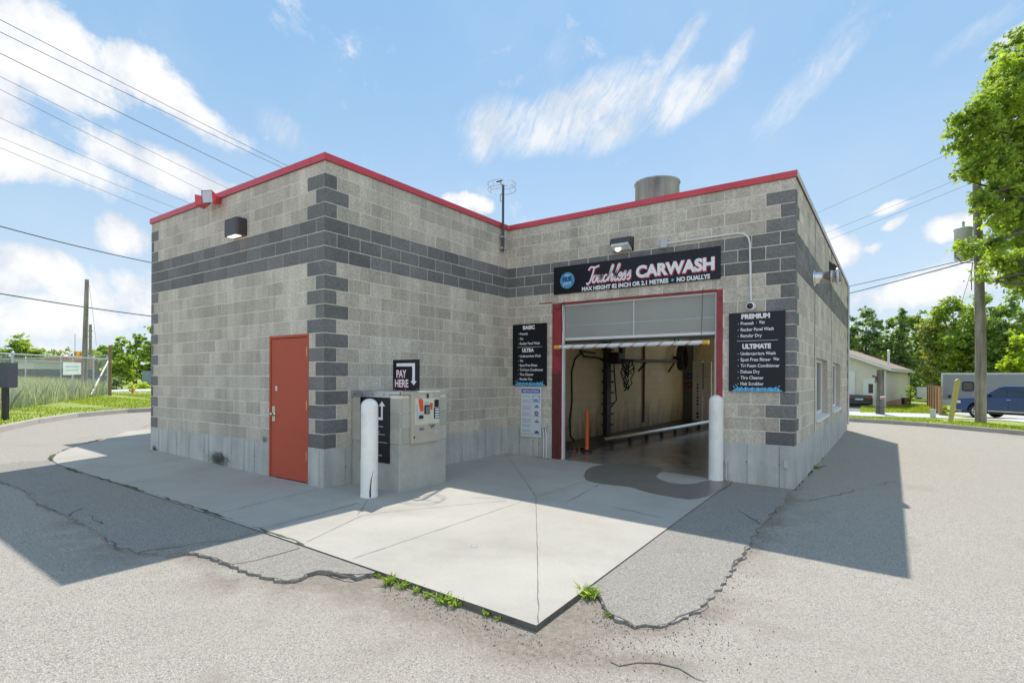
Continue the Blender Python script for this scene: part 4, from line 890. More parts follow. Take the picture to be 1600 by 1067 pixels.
mb.box((.575, yp - .001, 1.695), (.945, yp, 1.74), M_TW); mb.box((.895, yp - .001, 1.49), (.945, yp, 1.6948), M_TW); mb.poly([(.86, yp - .0006, 1.4898), (.98, yp - .0006, 1.4898), (.92, yp - .0006, 1.43)][::-1], M_TW); obj('lettering', mb, t)
for x_ in (.53, .76, .99):
    mb = MB(); mb.lathe([(0, -.004), (.006, -.003), (.007, 0)], M_CHR, (x_, .79, 1.375), 8, 'Y'); obj('bolt', mb, t)
t = thing('wash_menu_sign', (.52, .455, .37), 'tall black sign with a white up arrow on the pay station behind the bollard', 'sign')
mb = MB(); ya = .446; mb.box((.21, ya, .37), (.815, .4555, 1.262), M_SIGN, .001); obj('board', mb, t)
mb = MB(); mb.box((.46, ya - .001, .955), (.68, ya, .99), M_TW); mb.box((.645, ya - .001, .9902), (.68, ya, 1.145), M_TW); mb.poly([(.60, ya - .0006, 1.1452), (.725, ya - .0006, 1.1452), (.6625, ya - .0006, 1.215)], M_TW)
x_ = .30
for txt, z, h_, b_ in (('ULTRA', .90, .032, .03), ('Undercarriage Wash', .858, .02, 0), ('Wax', .822, .02, 0), ('Spot Free Rinse', .786, .02, 0), ('Tri Foam Conditioner', .750, .02, 0), ('Tire Cleaner', .714, .02, 0), ('Regular Dry', .678, .02, 0), ('BASIC', .59, .032, .03), ('Presoak', .545, .022, 0), ('Wax', .505, .022, 0), ('Rocker Panel Wash', .462, .022, 0)):
    text_into(mb, txt, (x_ + (.14 if h_ > .03 else 0), ya, z), UX, UZ, len(txt) * (.024 if h_ > .03 else .0215), h_, M_TW, bold=b_)
mb.box((.28, ya - .001, .648), (.77, ya, .652), M_TW); obj('lettering', mb, t)

# ------------------------------------------------------------------ bollards, marker post
def bollard(c, top, label, crack=False):
    z0 = gz(c[0], c[1]) + .014; H_ = top - z0; r_ = .110; mb = MB()
    pr = [(r_ + .004, 0), (r_ + .004, .02), (r_, .03)] + [(r_, z) for z in np.linspace(.1, H_ - r_ * .95, 10)] + [(r_ * math.cos(a), H_ - r_ * .95 + r_ * .95 * math.sin(a)) for a in np.linspace(.12, math.pi / 2, 9)]
    mb.lathe(pr, M_BOLL, (c[0], c[1], z0), 32); o = obj('bollard', mb, at=(c[0], c[1], z0), label=label, cat='bollard', group='white bollards at the wash entrance')
    if crack:
        m2 = MB(); a0 = math.atan2(CY - c[1], CX - c[0]) + .12; pts = []
        for z, da, w_ in ((.012, .0, .02), (.08, .02, .018), (.16, -.03, .013), (.24, -.10, .009), (.31, -.25, .005), (.36, -.38, .001)):
            for s_ in (-1, 1): a = a0 - da + s_ * w_ / 2 / r_; pts.append((c[0] + (r_ + .0055) * math.cos(a), c[1] + (r_ + .0055) * math.sin(a), z0 + z))
        m2.add(pts, [(2 * i, 2 * i + 1, 2 * i + 3, 2 * i + 2) for i in range(5)], M_BLK); obj('crack', m2, o)
    return o
b1 = G(578.5, 779); bollard((b1.x, b1.y), 1.265, 'white domed bollard with a cracked base in front of the pay station', True)
b2 = G(1120, 748); bollard((b2.x, b2.y), 1.285, 'white domed bollard at the right side of the bay opening')
p = G(918, 706); z0 = gz(p.x, p.y) + .018
t = thing('marker_post', (p.x, p.y, z0), 'thin orange marker post just inside the wash bay', 'marker post')
mb = MB(); mb.lathe([(.05, .05), (.045, .08), (.045, .84), (.035, .88), (0, .89)], M_ORG, (p.x, p.y, z0), 18); obj('post', mb, t)
mb = MB(); mb.lathe([(.13, 0), (.13, .025), (.07, .05), (0, .055)], M_BLK, (p.x, p.y, z0), 20); obj('foot', mb, t)

# ------------------------------------------------------------------ machinery in the bay
M_DKM = pm('grimy_steel', (.035, .03, .026), .5, var=.3, vs=6, bump=.3, bs=30)
a = G(947, 694); b = Vector((1.62, 13.3, 0))
t = thing('guide_rail', (a.x, a.y, 0), 'long silver tyre guide rail on the wet bay floor', 'guide rail')
zz = .16; mb = MB(); P = [Vector((1.08, 6.5, zz)), Vector((1.20, 7.4, zz)), Vector((1.60, 13.2, zz)), Vector((1.60, 14.6, zz))]; mb.tube(P, .055, M_CHR, 14); obj('rail', mb, t)
mb = MB()
for y_ in np.arange(6.9, 14.5, .9): x_ = 1.08 + (y_ - 6.5) * .078; mb = MB(); mb.box((x_ - .04, y_ - .04, -.08), (x_ + .04, y_ + .04, .12), M_DKM); obj('bracket', mb, t)
t = thing('guide_rail', (3.9, 6, 0), 'second silver guide rail low on the right of the bay floor', 'guide rail')
mb = MB(); mb.tube([(3.75, 6.2, .1), (3.85, 7, .13), (3.85, 14, .13)], .05, M_CHR, 12); obj('rail', mb, t)
p = WX(945, 520, .26)
t = thing('hose_boom', (.3, 8.45, 0), 'grimy black spray boom with a bundle of hoses on the cream wall', 'spray boom')
mb = MB(); mb.box((.21, 8.30, .0), (.33, 8.55, 2.75), M_DKM, .01)
for k in range(9): z = .3 + k * .28; mb.box((.21, 8.22, z), (.37, 8.63, z + .04), M_DKM, .004)
obj('post', mb, t)
mb = MB(); mb.tube([(.45, 8.4, 2.02), (.5, 9.5, 2.02), (.42, 14.0, 2.12)], .045, M_DKM, 10); mb.tube([(.25, 10.6, 1.75), (.47, 10.6, 2.0)], .03, M_DKM, 8); mb.tube([(.25, 13.2, 1.75), (.45, 13.2, 2.05)], .03, M_DKM, 8); obj('arm', mb, t)
mb = MB(); mb.box((.28, 8.5, 1.92), (.55, 8.95, 2.22), M_DKM, .02); mb.box((.5, 8.6, 2.2), (.62, 8.8, 2.4), M_DKM, .02); obj('carriage', mb, t)
rr = random.Random(9)
for k in range(7):
    mb = MB(); y0_, y1_ = 8.6 + rr.random() * .3, 8.9 + rr.random() * .9; dz = rr.uniform(.35, .95)
    pts = [(.52 + .1 * rr.random(), y0_ + (y1_ - y0_) * s_, 2.05 - dz * math.sin(math.pi * s_) ** .8) for s_ in np.linspace(0, 1, 16)]
    mb.tube(pts, .014, M_CABLE, 7); obj('hose', mb, t)
mb = MB(); mb.tube([(.3, 8.75, 2.0), (.3, 8.85, 1.4), (.32, 8.9, .95), (.28, 8.6, .75)], .018, M_CABLE, 7); obj('hose', mb, t)
t = thing('hose_reel', (.5, 13.9, 2.1), 'black hose coil at the far end of the spray boom', 'hose reel')
mb = MB()
for k in range(5): mb.tube([(.40 + k * .045, 13.9 + .30 * math.cos(a), 2.25 + .42 * math.sin(a)) for a in np.linspace(0, 2 * math.pi, 25)], .022, M_CABLE, 7, caps=False)
obj('coil', mb, t); mb = MB(); mb.box((.22, 13.8, 2.2), (.4, 14.0, 2.3), M_DKM); mb.tube([(.3, 13.7, 2.6), (.3, 13.7, 3.3)], .025, M_DKM, 8); mb.tube([(.3, 14.1, 2.6), (.3, 14.1, 3.3)], .025, M_DKM, 8); obj('bracket', mb, t)
mb = MB(); pts = [WX(930, 551, .25), WX(910, 548, .25), WX(898, 560, .25), WX(893, 580, .25), WX(894, 625, .25), WX(891, 655, .25), WX(892, 680, .25), WX(900, 690, .3)]; mb.tube([tuple(p_) for p_ in pts], .022, M_CABLE, 8)
setp(obj('hanging_cable', mb), 'black cable hanging down the cream wall near the opening', 'cable')
mb = MB(); pts = [WX(906, 546, .3), WX(912, 556, .3), WX(935, 558, .3), WX(945, 562, .4)]; mb.tube([tuple(p_) for p_ in pts], .025, M_CABLE, 8); setp(obj('hanging_cable', mb), 'short black cable looping to the top of the spray boom', 'cable')
mb = MB(); mb.box((.22, LB + .45, 0), (.42, LB + 1.15, 2.25), M_DKM, .02); mb.box((.42, LB + .5, .5), (.44, LB + 1.1, 2.1), M_BLK, .01); setp(obj('equipment_cabinet', mb), 'black equipment cabinet just inside the left of the opening', 'cabinet')
mb = MB()
for y_ in (11.05, 11.12): mb.tube([(.23, y_, .2), (.23, y_, 2.6)], .02, pm('brown_pipe', (.14, .09, .05), .6), 6)
setp(obj('wall_pipe', mb), 'thin brown vertical pipes on the cream bay wall', 'pipe')
t = thing('dryer_tower', (.75, 14.9, 0), 'white steel tower with dark holes beside the exit of the bay', 'machine')
mb = MB(); mb.box((.60, 14.72, -.0), (.93, 14.9, 2.15), M_WHT, .01); mb.box((.97, 14.78, .1), (1.22, 14.9, 2.12), M_WHT, .01); mb.box((.93, 14.80, .9), (.97, 14.85, 1.1), M_WHT); obj('column', mb, t)
mb = MB(); rr = random.Random(2)
for k in range(11):
    z = .15 + k * .115; s_ = rr.uniform(.018, .04); mb.box((.78 - s_, 14.714, z), (.78 + s_, 14.7195, z + s_ * 1.8), M_BLK)
for x_ in (.78, 1.08): mb.box((x_ - .02, 14.714, 1.6), (x_ + .02, 14.7195, 1.63), M_BLK)
mb.box((.935, 14.76, 1.15), (.965, 14.77, 2.1), M_BLK); obj('hole', mb, t)
t = thing('control_cabinet', (.4, 15.1, 0), 'grey green cabinet with blue and red oval signs at the back of the bay', 'cabinet')
mb = MB(); mb.box((.21, 14.95, 0), (.57, 15.28, 2.75), pm('cabinet_green', (.16, .165, .12), .5, var=.1, stain=(2, .4, (.1, .09, .06))), .01); mb.box((.21, 14.944, 1.0), (.57, 14.949, 1.008), M_BLK); obj('body', mb, t)
for z, m_ in ((1.62, pm('oval_blue', (.02, .04, .16), .4)), (1.32, pm('oval_red', (.22, .02, .03), .4))):
    mb = MB(); mb.poly([(.40 + .14 * math.cos(a), 14.946, z + .11 * math.sin(a)) for a in np.linspace(0, 6.28, 22)[:-1]], m_); mb.box((.31, 14.9445, z - .012), (.49, 14.9455, z + .012), M_TG); obj('oval_sign', mb, t)
mb = MB()
for k in range(6): mb.box((.7 + k * .0, 9 + k * 1.1, 3.4), (4.8, 9.12 + k * 1.1, 3.5), M_DKM)
setp(obj('ceiling_frame', mb), 'dark steel frame under the ceiling of the wash bay', 'frame')
mb = MB(); p = WY(866, 700, 4.85); mb.tube([(1.28, 4.75, 0), (1.30, 4.8, .18), (1.33, 4.78, .05), (1.36, 4.85, .2), (1.40, 4.8, .02)], .012, pm('hose_orange', (.35, .09, .04), .6), 6); setp(obj('coiled_strap', mb), 'small orange strap on the floor beside the left jamb', 'strap')
# ------------------------------------------------------------------ beyond the lot: kerbs, lawns, paths
M_KERB = pm('kerb_concrete', (.40, .37, .33), .9, var=.12, vs=2, bump=.2, bs=60, speck=.1)
M_PAVE = pm('pale_pavement', (.52, .50, .47), .9, var=.06, vs=.5, speck=.05)
M_GRASS = pm('grass_soil', (.27, .33, .06), .95, var=.25, vs=.35, bump=.5, bs=30, speck=.35, ss=14, stain=(.8, .5, (.28, .27, .07)))
def offs(line, d):
    P = [Vector((p[0], p[1])) for p in line]; out = []
    for i, p in enumerate(P):
        t = (P[min(i + 1, len(P) - 1)] - P[max(i - 1, 0)]).normalized(); out.append(p + Vector((-t.y, t.x)) * d)
    return out
def kerb(line, name='kerb'):
    mb = MB(); L0 = dens(line, 1.2); a, b = L0, offs(L0, .15); c = offs(L0, .17); n = len(L0)
    vs = [(p.x, p.y, gz(p.x, p.y) - .05) for p in a] + [(p.x, p.y, gz(p.x, p.y) + .115) for p in offs(L0, .015)] + [(p.x, p.y, gz(p.x, p.y) + .13) for p in offs(L0, .03)] + [(p.x, p.y, gz(p.x, p.y) + .13) for p in b] + [(p.x, p.y, gz(p.x, p.y) - .05) for p in c]
    fs = [(k * n + i, k * n + i + 1, (k + 1) * n + i + 1, (k + 1) * n + i) for k in range(4) for i in range(n - 1)]
    mb.add(vs, fs, M_KERB)
    for i in range(1, n, 3): p, q = Vector(L0[i]), Vector(b[i]); t = Vector((-(q - p).y, (q - p).x)).normalized() * .008; mb.add([(p.x - .003 * (q - p).x / .15, p.y - .003 * (q - p).y / .15, gz(*p) + .0), (p.x + t.x, p.y + t.y, gz(*p)), (p.x + t.x, p.y + t.y, gz(*p) + .12), (p.x, p.y, gz(*p) + .12)], [(0, 1, 2, 3)], M_LINE)
    return obj(name, mb, kind='structure')
# left kerb sweeps round the lot, then on behind the building to the right-hand kerb
kl = [(-8.6, -4.6), (-9.9, -2.2), (-11.0, -1.1), (-12.9, .1), (-14.4, 1.4), (-15.4, 3.1), (-15.6, 6), (-15.2, 22), (-12, 24)]
kr = [(-12, 24), (0, 21.6), (4.99, 20.4), (7.42, 19.65), (9.72, 18.25), (13, 15.4), (17, 11.5), (22, 6)]
kerb(kl[::-1][::-1]); kerb(kr)
def gsheet(name, outline, top, mat, kind='structure', st=2.0, thick=.03):
    mb = MB(); slab(mb, dens(outline, st, 0, True), top, thick, mat); return obj(name, mb, kind=kind)
Lk = offs(dens(kl, 1.2), .155); Rk = offs(dens(kr, 1.2), .155)
lawnL = [tuple(p) for p in Lk] + [(-12, 25), (-26, 34), (-30, 24), (-27.2, 8.2), (-25.5, 3.2), (-24.0, -2), (-22, -8), (-9, -8)]
# lawn sheets are gridded so that they follow the slope
def grid_sheet(name, inside, x0, x1, y0, y1, st, top, mat, kind='structure', jit=0):
    mb = MB(); xs_ = np.arange(x0, x1 + 1e-6, st); ys_ = np.arange(y0, y1 + 1e-6, st); id_ = {}; vs = []; fs = []
    def V(i, j):
        if (i, j) not in id_: id_[i, j] = len(vs); vs.append((xs_[i], ys_[j], gz(xs_[i], ys_[j]) + top + random.uniform(-jit, jit)))
        return id_[i, j]
    for i in range(len(xs_) - 1):
        for j in range(len(ys_) - 1):
            if inside((xs_[i] + xs_[i + 1]) / 2, (ys_[j] + ys_[j + 1]) / 2): fs.append((V(i, j), V(i + 1, j), V(i + 1, j + 1), V(i, j + 1)))
    mb.add(vs, fs, mat, True); return obj(name, mb, kind=kind)
def side(line, x, y):
    """signed distance to polyline, positive on its left"""
    best = 1e9; sg = 1
    for a, b in zip(line[:-1], line[1:]):
        a = Vector(a[:2]); b = Vector(b[:2]); d = b - a; q = Vector((x, y)) - a; t = max(0, min(1, q.dot(d) / d.length_squared)); e = (q - d * t); 
        if e.length < best - 1e-9: best = e.length; sg = 1 if d.x * q.y - d.y * q.x > 0 else -1
    return best * sg
KA = kl + kr[1:]
def strip_sheet(name, line, d0, d1, top, mat, n=2, st=.8):
    L0 = dens(line, st); rows = [offs(L0, d0 + (d1 - d0) * k / n) for k in range(n + 1)]; m = len(L0); mb = MB()
    vs = [(p.x, p.y, gz(p.x, p.y) + top) for r_ in rows for p in r_]
    mb.add(vs, [(k * m + i, k * m + i + 1, (k + 1) * m + i + 1, (k + 1) * m + i) for k in range(n) for i in range(m - 1)], mat); return obj(name, mb, kind='structure')
def GS(px, py, top=0):
    r = ray(px, py); d = 4.0
    while d < 400:
        p = C0 + r * d
        if p.z < gz(p.x, p.y) + top: return p
        d += .05 if d < 60 else .5
    return C0 + r * 400
# grass beyond the kerbs
strip_sheet('lawn', KA, .165, 3.0, .118, M_GRASS)
gx_ = [-900, -500, -300, -200] + list(np.arange(-150, 151, 1.5)) + [200, 300, 500, 900]; gy_ = list(np.arange(-8, 151, 1.5)) + [200, 300, 500, 900]
mb = MB(); ids = {}; vs = []; fs = []
def GV(i, j):
    if (i, j) not in ids: ids[i, j] = len(vs); vs.append((gx_[i], gy_[j], gz(gx_[i], gy_[j]) + .112))
    return ids[i, j]
for i in range(len(gx_) - 1):
    for j in range(len(gy_) - 1):
        cx_, cy_ = (gx_[i] + gx_[i + 1]) / 2, (gy_[j] + gy_[j + 1]) / 2
        if abs(cx_) > 60 or cy_ > 60 or side(KA, cx_, cy_) > 1.5: fs.append((GV(i, j), GV(i + 1, j), GV(i + 1, j + 1), GV(i, j + 1)))
mb.add(vs, fs, M_GRASS, True); obj('lawn', mb, kind='structure')
def pxsheet(name, px, top, mat, st=1.0):
    """sheet over the ground between picture points, cut in strips so that it follows the fall of the land"""
    n = len(px) // 2; near_, far_ = px[:n], px[n:][::-1]; mb = MB(); rows = []
    def dn(l_):
        P = [GS(*p, .12) for p in l_]; o_ = []
        for a, b in zip(P[:-1], P[1:]):
            for k in range(8): o_.append(a.lerp(b, k / 8))
        return o_ + [P[-1]]
    A, B = dn(near_), dn(far_); m = len(A); vs = []
    for k in range(5):
        for i in range(m): p = A[i].lerp(B[i], k / 4); vs.append((p.x, p.y, gz(p.x, p.y) + top))
    mb.add(vs, [(k * m + i, k * m + i + 1, (k + 1) * m + i + 1, (k + 1) * m + i) for k in range(4) for i in range(m - 1)], mat); return obj(name, mb, kind='structure')
pxsheet('pavement', [(1310, 643), (1450, 646.5), (1620, 656), (1620, 648), (1450, 640.5), (1310, 637.5)], .135, M_PAVE)
pxsheet('driveway', [(1490, 641), (1560, 646), (1640, 648), (1640, 637), (1560, 636), (1500, 635)], .131, M_PAVE)
M_DRV = pm('driveway_asphalt', (.2, .2, .2), .9, var=.1, vs=.6, speck=.1)
pxsheet('driveway', [(1300, 637), (1335, 637), (1368, 636.2), (1378, 631), (1350, 631), (1300, 631)], .131, M_DRV)
pxsheet('pavement', [(168, 621), (240, 621.5), (320, 622), (320, 613.5), (240, 613.5), (168, 614)], .135, M_PAVE)

# ------------------------------------------------------------------ trees
def leaves(mb_name, parent, lobes, n, size, mat, clump=.35, at=None, flat=.0, seed=1, dens_pow=.5, label=None):
    r = np.random.RandomState(seed); vol = np.array([l_[3] * l_[4] * l_[5] * (l_[6] if len(l_) > 6 else 1) for l_ in lobes]) ** .75; cnt = np.maximum(8, (n * vol / vol.sum())).astype(int)
    Ps = []; Ts = []; Ns = []
    for l_, c in zip(lobes, cnt):
        nc = max(5, int(c / 34)); d = r.randn(nc, 3); d /= np.linalg.norm(d, axis=1)[:, None]; rad = r.rand(nc, 1) ** dens_pow
        rad = np.where(r.rand(nc, 1) < .12, rad * 1.16, rad)
        cc = d * rad; ct = np.clip(r.normal(.5, .2, nc), 0, 1)
        k = r.randint(0, nc, c); cl = clump * (.5 + r.rand(nc)); off = r.randn(c, 3) * .5 * cl[k][:, None]; off[:, 2] *= .55
        p = cc[k] * np.array([l_[3], l_[4], l_[5]]) + np.array(l_[:3]) + off
        Ps.append(p); Ts.append(np.clip(ct[k] + r.normal(0, .16, c), 0, 1)); Ns.append(d[k])
    P = np.vstack(Ps); T = np.concatenate(Ts); Nn = np.vstack(Ns); m = len(P)
    nr = r.randn(m, 3) * .75 + Nn * .5 + np.array([0, 0, .75]); nr /= np.linalg.norm(nr, axis=1)[:, None]
    t = np.cross(nr, r.randn(m, 3)); t /= np.linalg.norm(t, axis=1)[:, None]; b = np.cross(nr, t); s_ = (size * (.6 + .8 * r.rand(m)))[:, None]
    q = np.stack([P - t * s_ * .5, P - b * s_ * .38 + t * s_ * .02, P + t * s_ * .55, P + b * s_ * .38 + t * s_ * .02], 1).reshape(-1, 3)
    base = np.array(worldloc(parent)); me = bpy.data.meshes.new(mb_name); me.vertices.add(4 * m); me.vertices.foreach_set('co', (q - base).ravel())
    me.loops.add(4 * m); me.loops.foreach_set('vertex_index', np.arange(4 * m)); me.polygons.add(m); me.polygons.foreach_set('loop_start', np.arange(m) * 4)
    me.materials.append(mat); a_ = me.attributes.new('tone', 'FLOAT', 'POINT'); a_.data.foreach_set('value', np.repeat(T, 4)); me.update(); me.validate()
    o = bpy.data.objects.new(mb_name, me); COL.objects.link(o); o.parent = parent; return o
M_BARK = pm('bark', (.13, .105, .08), .95, var=.25, vs=3, streak=.4, bump=.8, bs=14)
LG = leafmat('leaf_bright', (.245, .335, .06), .5, (1.15, 1.1, .6)); LM = leafmat('leaf_mid', (.21, .31, .08)); LD_ = leafmat('leaf_dark', (.19, .27, .125), .45); LO = leafmat('leaf_olive', (.27, .32, .11), .45); LY = leafmat('leaf_yellow', (.30, .40, .04), .5)
def trunk(parent, base, top, r0, lobes, nlimb=7, seed=1, lean=0):
    rr = random.Random(seed); mb = MB(); b = Vector(base); t = Vector(top); P = [b.lerp(t, k / 6) + Vector((rr.uniform(-1, 1), rr.uniform(-1, 1), 0)) * r0 * .35 * (k > 0) for k in range(7)]
    mb.tube(P, [r0 * (1.25 if k == 0 else 1) * (1 - .12 * k) for k in range(7)], M_BARK, 10)
    for i in range(nlimb):
        l_ = rr.choice(lobes); k = rr.randint(2, 5); s_ = P[k]; e = Vector(l_[:3]) + Vector((rr.uniform(-.6, .6) * l_[3], rr.uniform(-.6, .6) * l_[4], rr.uniform(-.5, .5) * l_[5]))
        mid = s_.lerp(e, .5) + Vector((rr.uniform(-.2, .2), rr.uniform(-.2, .2), .12 * (e - s_).length)); mb.tube([s_, s_.lerp(mid, .5), mid, mid.lerp(e, .5) + Vector((0, 0, .05)), e], [r0 * .42, r0 * .33, r0 * .24, r0 * .16, r0 * .06], M_BARK, 6)
    return obj('trunk', mb, parent)
def tree(px, d, top_py, wpx, mat, label, n=3500, leaf=.30, shape='round', group=None, seed=1, low=.18, name='tree', r0=.2, base_py=None):
    c = W(px, HOR, d); z0 = gz(c.x, c.y) + .1; zt = CZ + (HOR - top_py) * d / FPX; Hh = zt - z0; rw = wpx * d / FPX / 2; rr = random.Random(seed)
    t = thing(name, (c.x, c.y, z0), label, 'tree' if name.endswith('tree') else 'shrub', group); lob = []
    if shape == 'cone':
        for k in range(9):
            f = low + (1 - low) * k / 8.6; wd = rw * (1.05 - f) ** .7 * 1.1; lob.append((c.x + rr.uniform(-.12, .12) * rw, c.y + rr.uniform(-.12, .12) * rw, z0 + Hh * f, wd, wd, Hh * .09))
        lob.append((c.x, c.y, zt - Hh * .05, rw * .12, rw * .12, Hh * .07))
    else:
        lob.append((c.x, c.y, z0 + Hh * (low + (1 - low) * .5), rw * .72, rw * .72, Hh * (1 - low) * .42))
        for k in range(12):
            a_ = rr.uniform(0, 6.28); f = rr.uniform(low + .08, .93); w_ = rw * .72 * math.sin(math.pi * min(.97, max(.12, (f - low) / (1.05 - low)))) ** .6; s_ = rw * rr.uniform(.22, .42)
            lob.append((c.x + math.cos(a_) * w_, c.y + math.sin(a_) * w_, z0 + Hh * f - s_ * .3, s_, s_, s_ * .75))
        lob.append((c.x + rr.uniform(-.2, .2) * rw, c.y, zt - rw * .25, rw * .35, rw * .35, rw * .3))
    trunk(t, (c.x, c.y, z0 - .3), (c.x, c.y, z0 + Hh * .8), r0, lob, 6, seed)
    leaves('crown', t, lob, n, leaf, mat, clump=rw * .16, seed=seed); return t
# right: the wood behind the garage
gr = 'trees behind the garage and trailer'
RT = [(1305, 62, 486, 60, LM, 'leftmost hazy green tree rising behind the garage roof', 'round'), (1352, 60, 480, 62, LD_, 'dark tree with a ragged top behind the garage ridge', 'round'),
      (1392, 66, 494, 50, LM, 'mid green tree between the dark one and the pointed one', 'round'), (1408, 58, 478, 46, LD_, 'narrow pointed dark tree right of the garage', 'cone'),
      (1436, 62, 484, 58, LM, 'loose olive green tree above the garage corner', 'round'), (1462, 54, 478, 56, LO, 'olive tree with drooping boughs over the wooden fence', 'round'),
      (1492, 52, 462, 66, LG, 'bright green tree left of the utility pole', 'round'), (1530, 50, 452, 80, LG, 'tall bright green tree directly behind the utility pole', 'round'), (1572, 48, 462, 80, LM, 'green tree behind the roof of the blue pickup', 'round'),
      (1625, 46, 470, 90, LG, 'bright tree at the right edge behind the trailer', 'round'), (1600, 40, 520, 60, LY, 'low yellow green tree over the right end of the trailer', 'round'), (1420, 72, 520, 110, LD_, 'wide dark tree deep in the wood behind the garage', 'round'), (1520, 66, 500, 120, LD_, 'wide dark tree deep in the wood behind the trailer', 'round'), (1340, 74, 520, 90, LD_, 'low dark tree deep in the wood at the building edge', 'round')]
for i, (px, d, tp, wp, m, lb, shp) in enumerate(RT):
    tree(px, d, tp, wp * 1.15, m, lb, n=11000 if d < 60 else 7000, leaf=.24 if d < 60 else .30, shape=shp, group=gr, seed=40 + i, low=.10, r0=.22, name='pine_tree' if shp == 'cone' else 'tree')
tree(1421, 41, 599, 15, LY, 'small yellow green bush beside the garage wall', n=500, leaf=.12, seed=71, low=.0, name='bush', r0=.04)
# left: trees beyond the fence
gl = 'trees beyond the chain link fence'
for i, (px, d, tp, wp, m, lb, n_) in enumerate([(32, 62, 527, 58, LG, 'round bright green tree at the left behind the white sheds', 4500), (62, 80, 548, 40, LM, 'low green tree beside the round bright one', 1500), (86, 84, 549, 34, LO, 'brownish low tree over the orange roof', 1300), (108, 88, 546, 26, LO, 'small pointed tree right of the orange roof', 1000),
        (-8, 75, 552, 50, LM, 'dark low tree at the left picture edge', 1200), (145, 70, 548, 36, LM, 'green tree behind the short utility pole', 2200), (165, 66, 542, 34, LM, 'loose pale green tree behind the wooden post', 2200), (190, 62, 530, 44, LM, 'tall thin green tree behind the shrub', 3000), (212, 58, 524, 46, LM, 'leafy green tree next to the building corner', 3000), (240, 52, 508, 50, LG, 'bright green tree half hidden by the building corner', 3000)]):
    tree(px, d, tp, wp * 1.1, m, lb, n=n_, leaf=.30, group=gl, seed=90 + i, low=.08)
tree(190, 36, 553, 46, LG, 'leafy green shrub by the wooden post near the hydrant', n=4200, leaf=.17, seed=120, low=.02, name='shrub', r0=.06)
tree(225, 38, 602, 40, LY, 'low yellow green shrub behind the hydrant', n=900, leaf=.14, seed=121, low=.0, name='shrub', r0=.04)
tree(182, 34, 590, 28, LD_, 'small dark shrub at the foot of the leafy shrub', n=900, leaf=.14, seed=122, low=.0, name='shrub', r0=.04)
# the near maple whose boughs hang in from the right
mt = thing('maple_tree', tuple(W(1790, HOR, 17.0).xy) + (0,), 'large bright green maple hanging into the picture at the upper right', 'tree')
mlob = []
for px, py, rp, d in [(1602, 118, 48, 16.5), (1560, 150, 34, 16), (1572, 205, 58, 16.5), (1528, 168, 26, 15.6), (1518, 200, 36, 16), (1542, 250, 36, 16), (1524, 262, 26, 15.8), (1612, 250, 60, 17), (1590, 85, 26, 16), (1640, 90, 80, 17.5), (1555, 308, 34, 16), (1532, 305, 18, 15.6), (1600, 320, 46, 17), (1640, 330, 60, 17.5), (1612, 372, 34, 16.5), (1512, 384, 18, 15.2), (1540, 380, 24, 15.6), (1566, 398, 26, 16), (1540, 428, 12, 15.6), (1598, 425, 34, 16.4), (1650, 420, 50, 17), (1496, 380, 10, 15.1), (1690, 200, 120, 18), (1700, 380, 110, 18), (1780, 120, 120, 18.5), (1800, 300, 140, 19), (1880, 230, 120, 18)]:
    c = W(px, py, d); s_ = rp * d / FPX; mlob.append((c.x, c.y, c.z, s_ * 1.05, s_ * 1.05, s_ * .9, 1 if px < 1660 else .08))
mb_ = Vector(mt.location)
trunk(mt, (mb_.x, mb_.y, gz(mb_.x, mb_.y) - .2), (mb_.x, mb_.y, 8.5), .32, mlob[:23], 26, 5)
leaves('crown', mt, mlob, 80000, .12, LG, clump=.21, seed=200, dens_pow=.45)

# ------------------------------------------------------------------ poles and wires
def wire(name, a, b, sag, r_, label, group=None, n=16, mat=None):
    a, b = Vector(a), Vector(b); mb = MB(); mb.tube([a.lerp(b, k / n) - Vector((0, 0, sag * 4 * (k / n) * (1 - k / n))) for k in range(n + 1)], r_, mat or M_CABLE, 5)
    return setp(obj(name, mb), label, 'wire', group)
pb = GS(1533, 655, .12)
t = thing('utility_pole', (pb.x, pb.y, pb.z), 'thick weathered wooden utility pole with a transformer in front of the pickup', 'utility pole')
pt = W(1522, 236, depth(pb.x, pb.y)); dpl = depth(pb.x, pb.y)
mb = MB(); mb.tube([(pb.x, pb.y, pb.z - .4), (pb.x - .01, pb.y, pb.z + 3), (pt.x, pt.y, pt.z)], [.17, .16, .115], M_WOOD, 18); obj('pole', mb, t)
tcx = W(1503, 350, dpl - .2); mb = MB(); h_ = 50 * dpl / FPX
mb.lathe([(.0, h_ + .02), (.24, h_), (.28, h_ - .03), (.28, h_ - .08), (.26, h_ - .09), (.26, .04), (.2, 0), (0, 0)], pm('transformer_grey', (.58, .62, .62), .45, var=.1), (tcx.x, tcx.y, tcx.z - h_), 24); tr = obj('transformer', mb, t)
mb = MB(); mb.lathe([(.03, 0), (.05, .05), (.03, .1), (.05, .15), (.02, .22)], M_GRY, (tcx.x, tcx.y, tcx.z + .02), 10); obj('bushing', mb, tr)
mb = MB(); q = W(1521, 365, dpl); mb.box((q.x - .5, q.y - .05, q.z - .04), (q.x + .1, q.y + .05, q.z + .04), M_STL, .005); obj('bracket', mb, t)
for k, pts in enumerate([[(1490, 385), (1491, 396), (1500, 401), (1518, 399)], [(1492, 392), (1500, 404), (1519, 404)], [(1518, 404), (1516, 425), (1517, 447)]]):
    mb = MB(); mb.tube([tuple(W(x, y, dpl - .35)) for x, y in pts], .014, M_CABLE, 5); obj('drop_cable', mb, t)
gw = 'wires running from the utility pole'
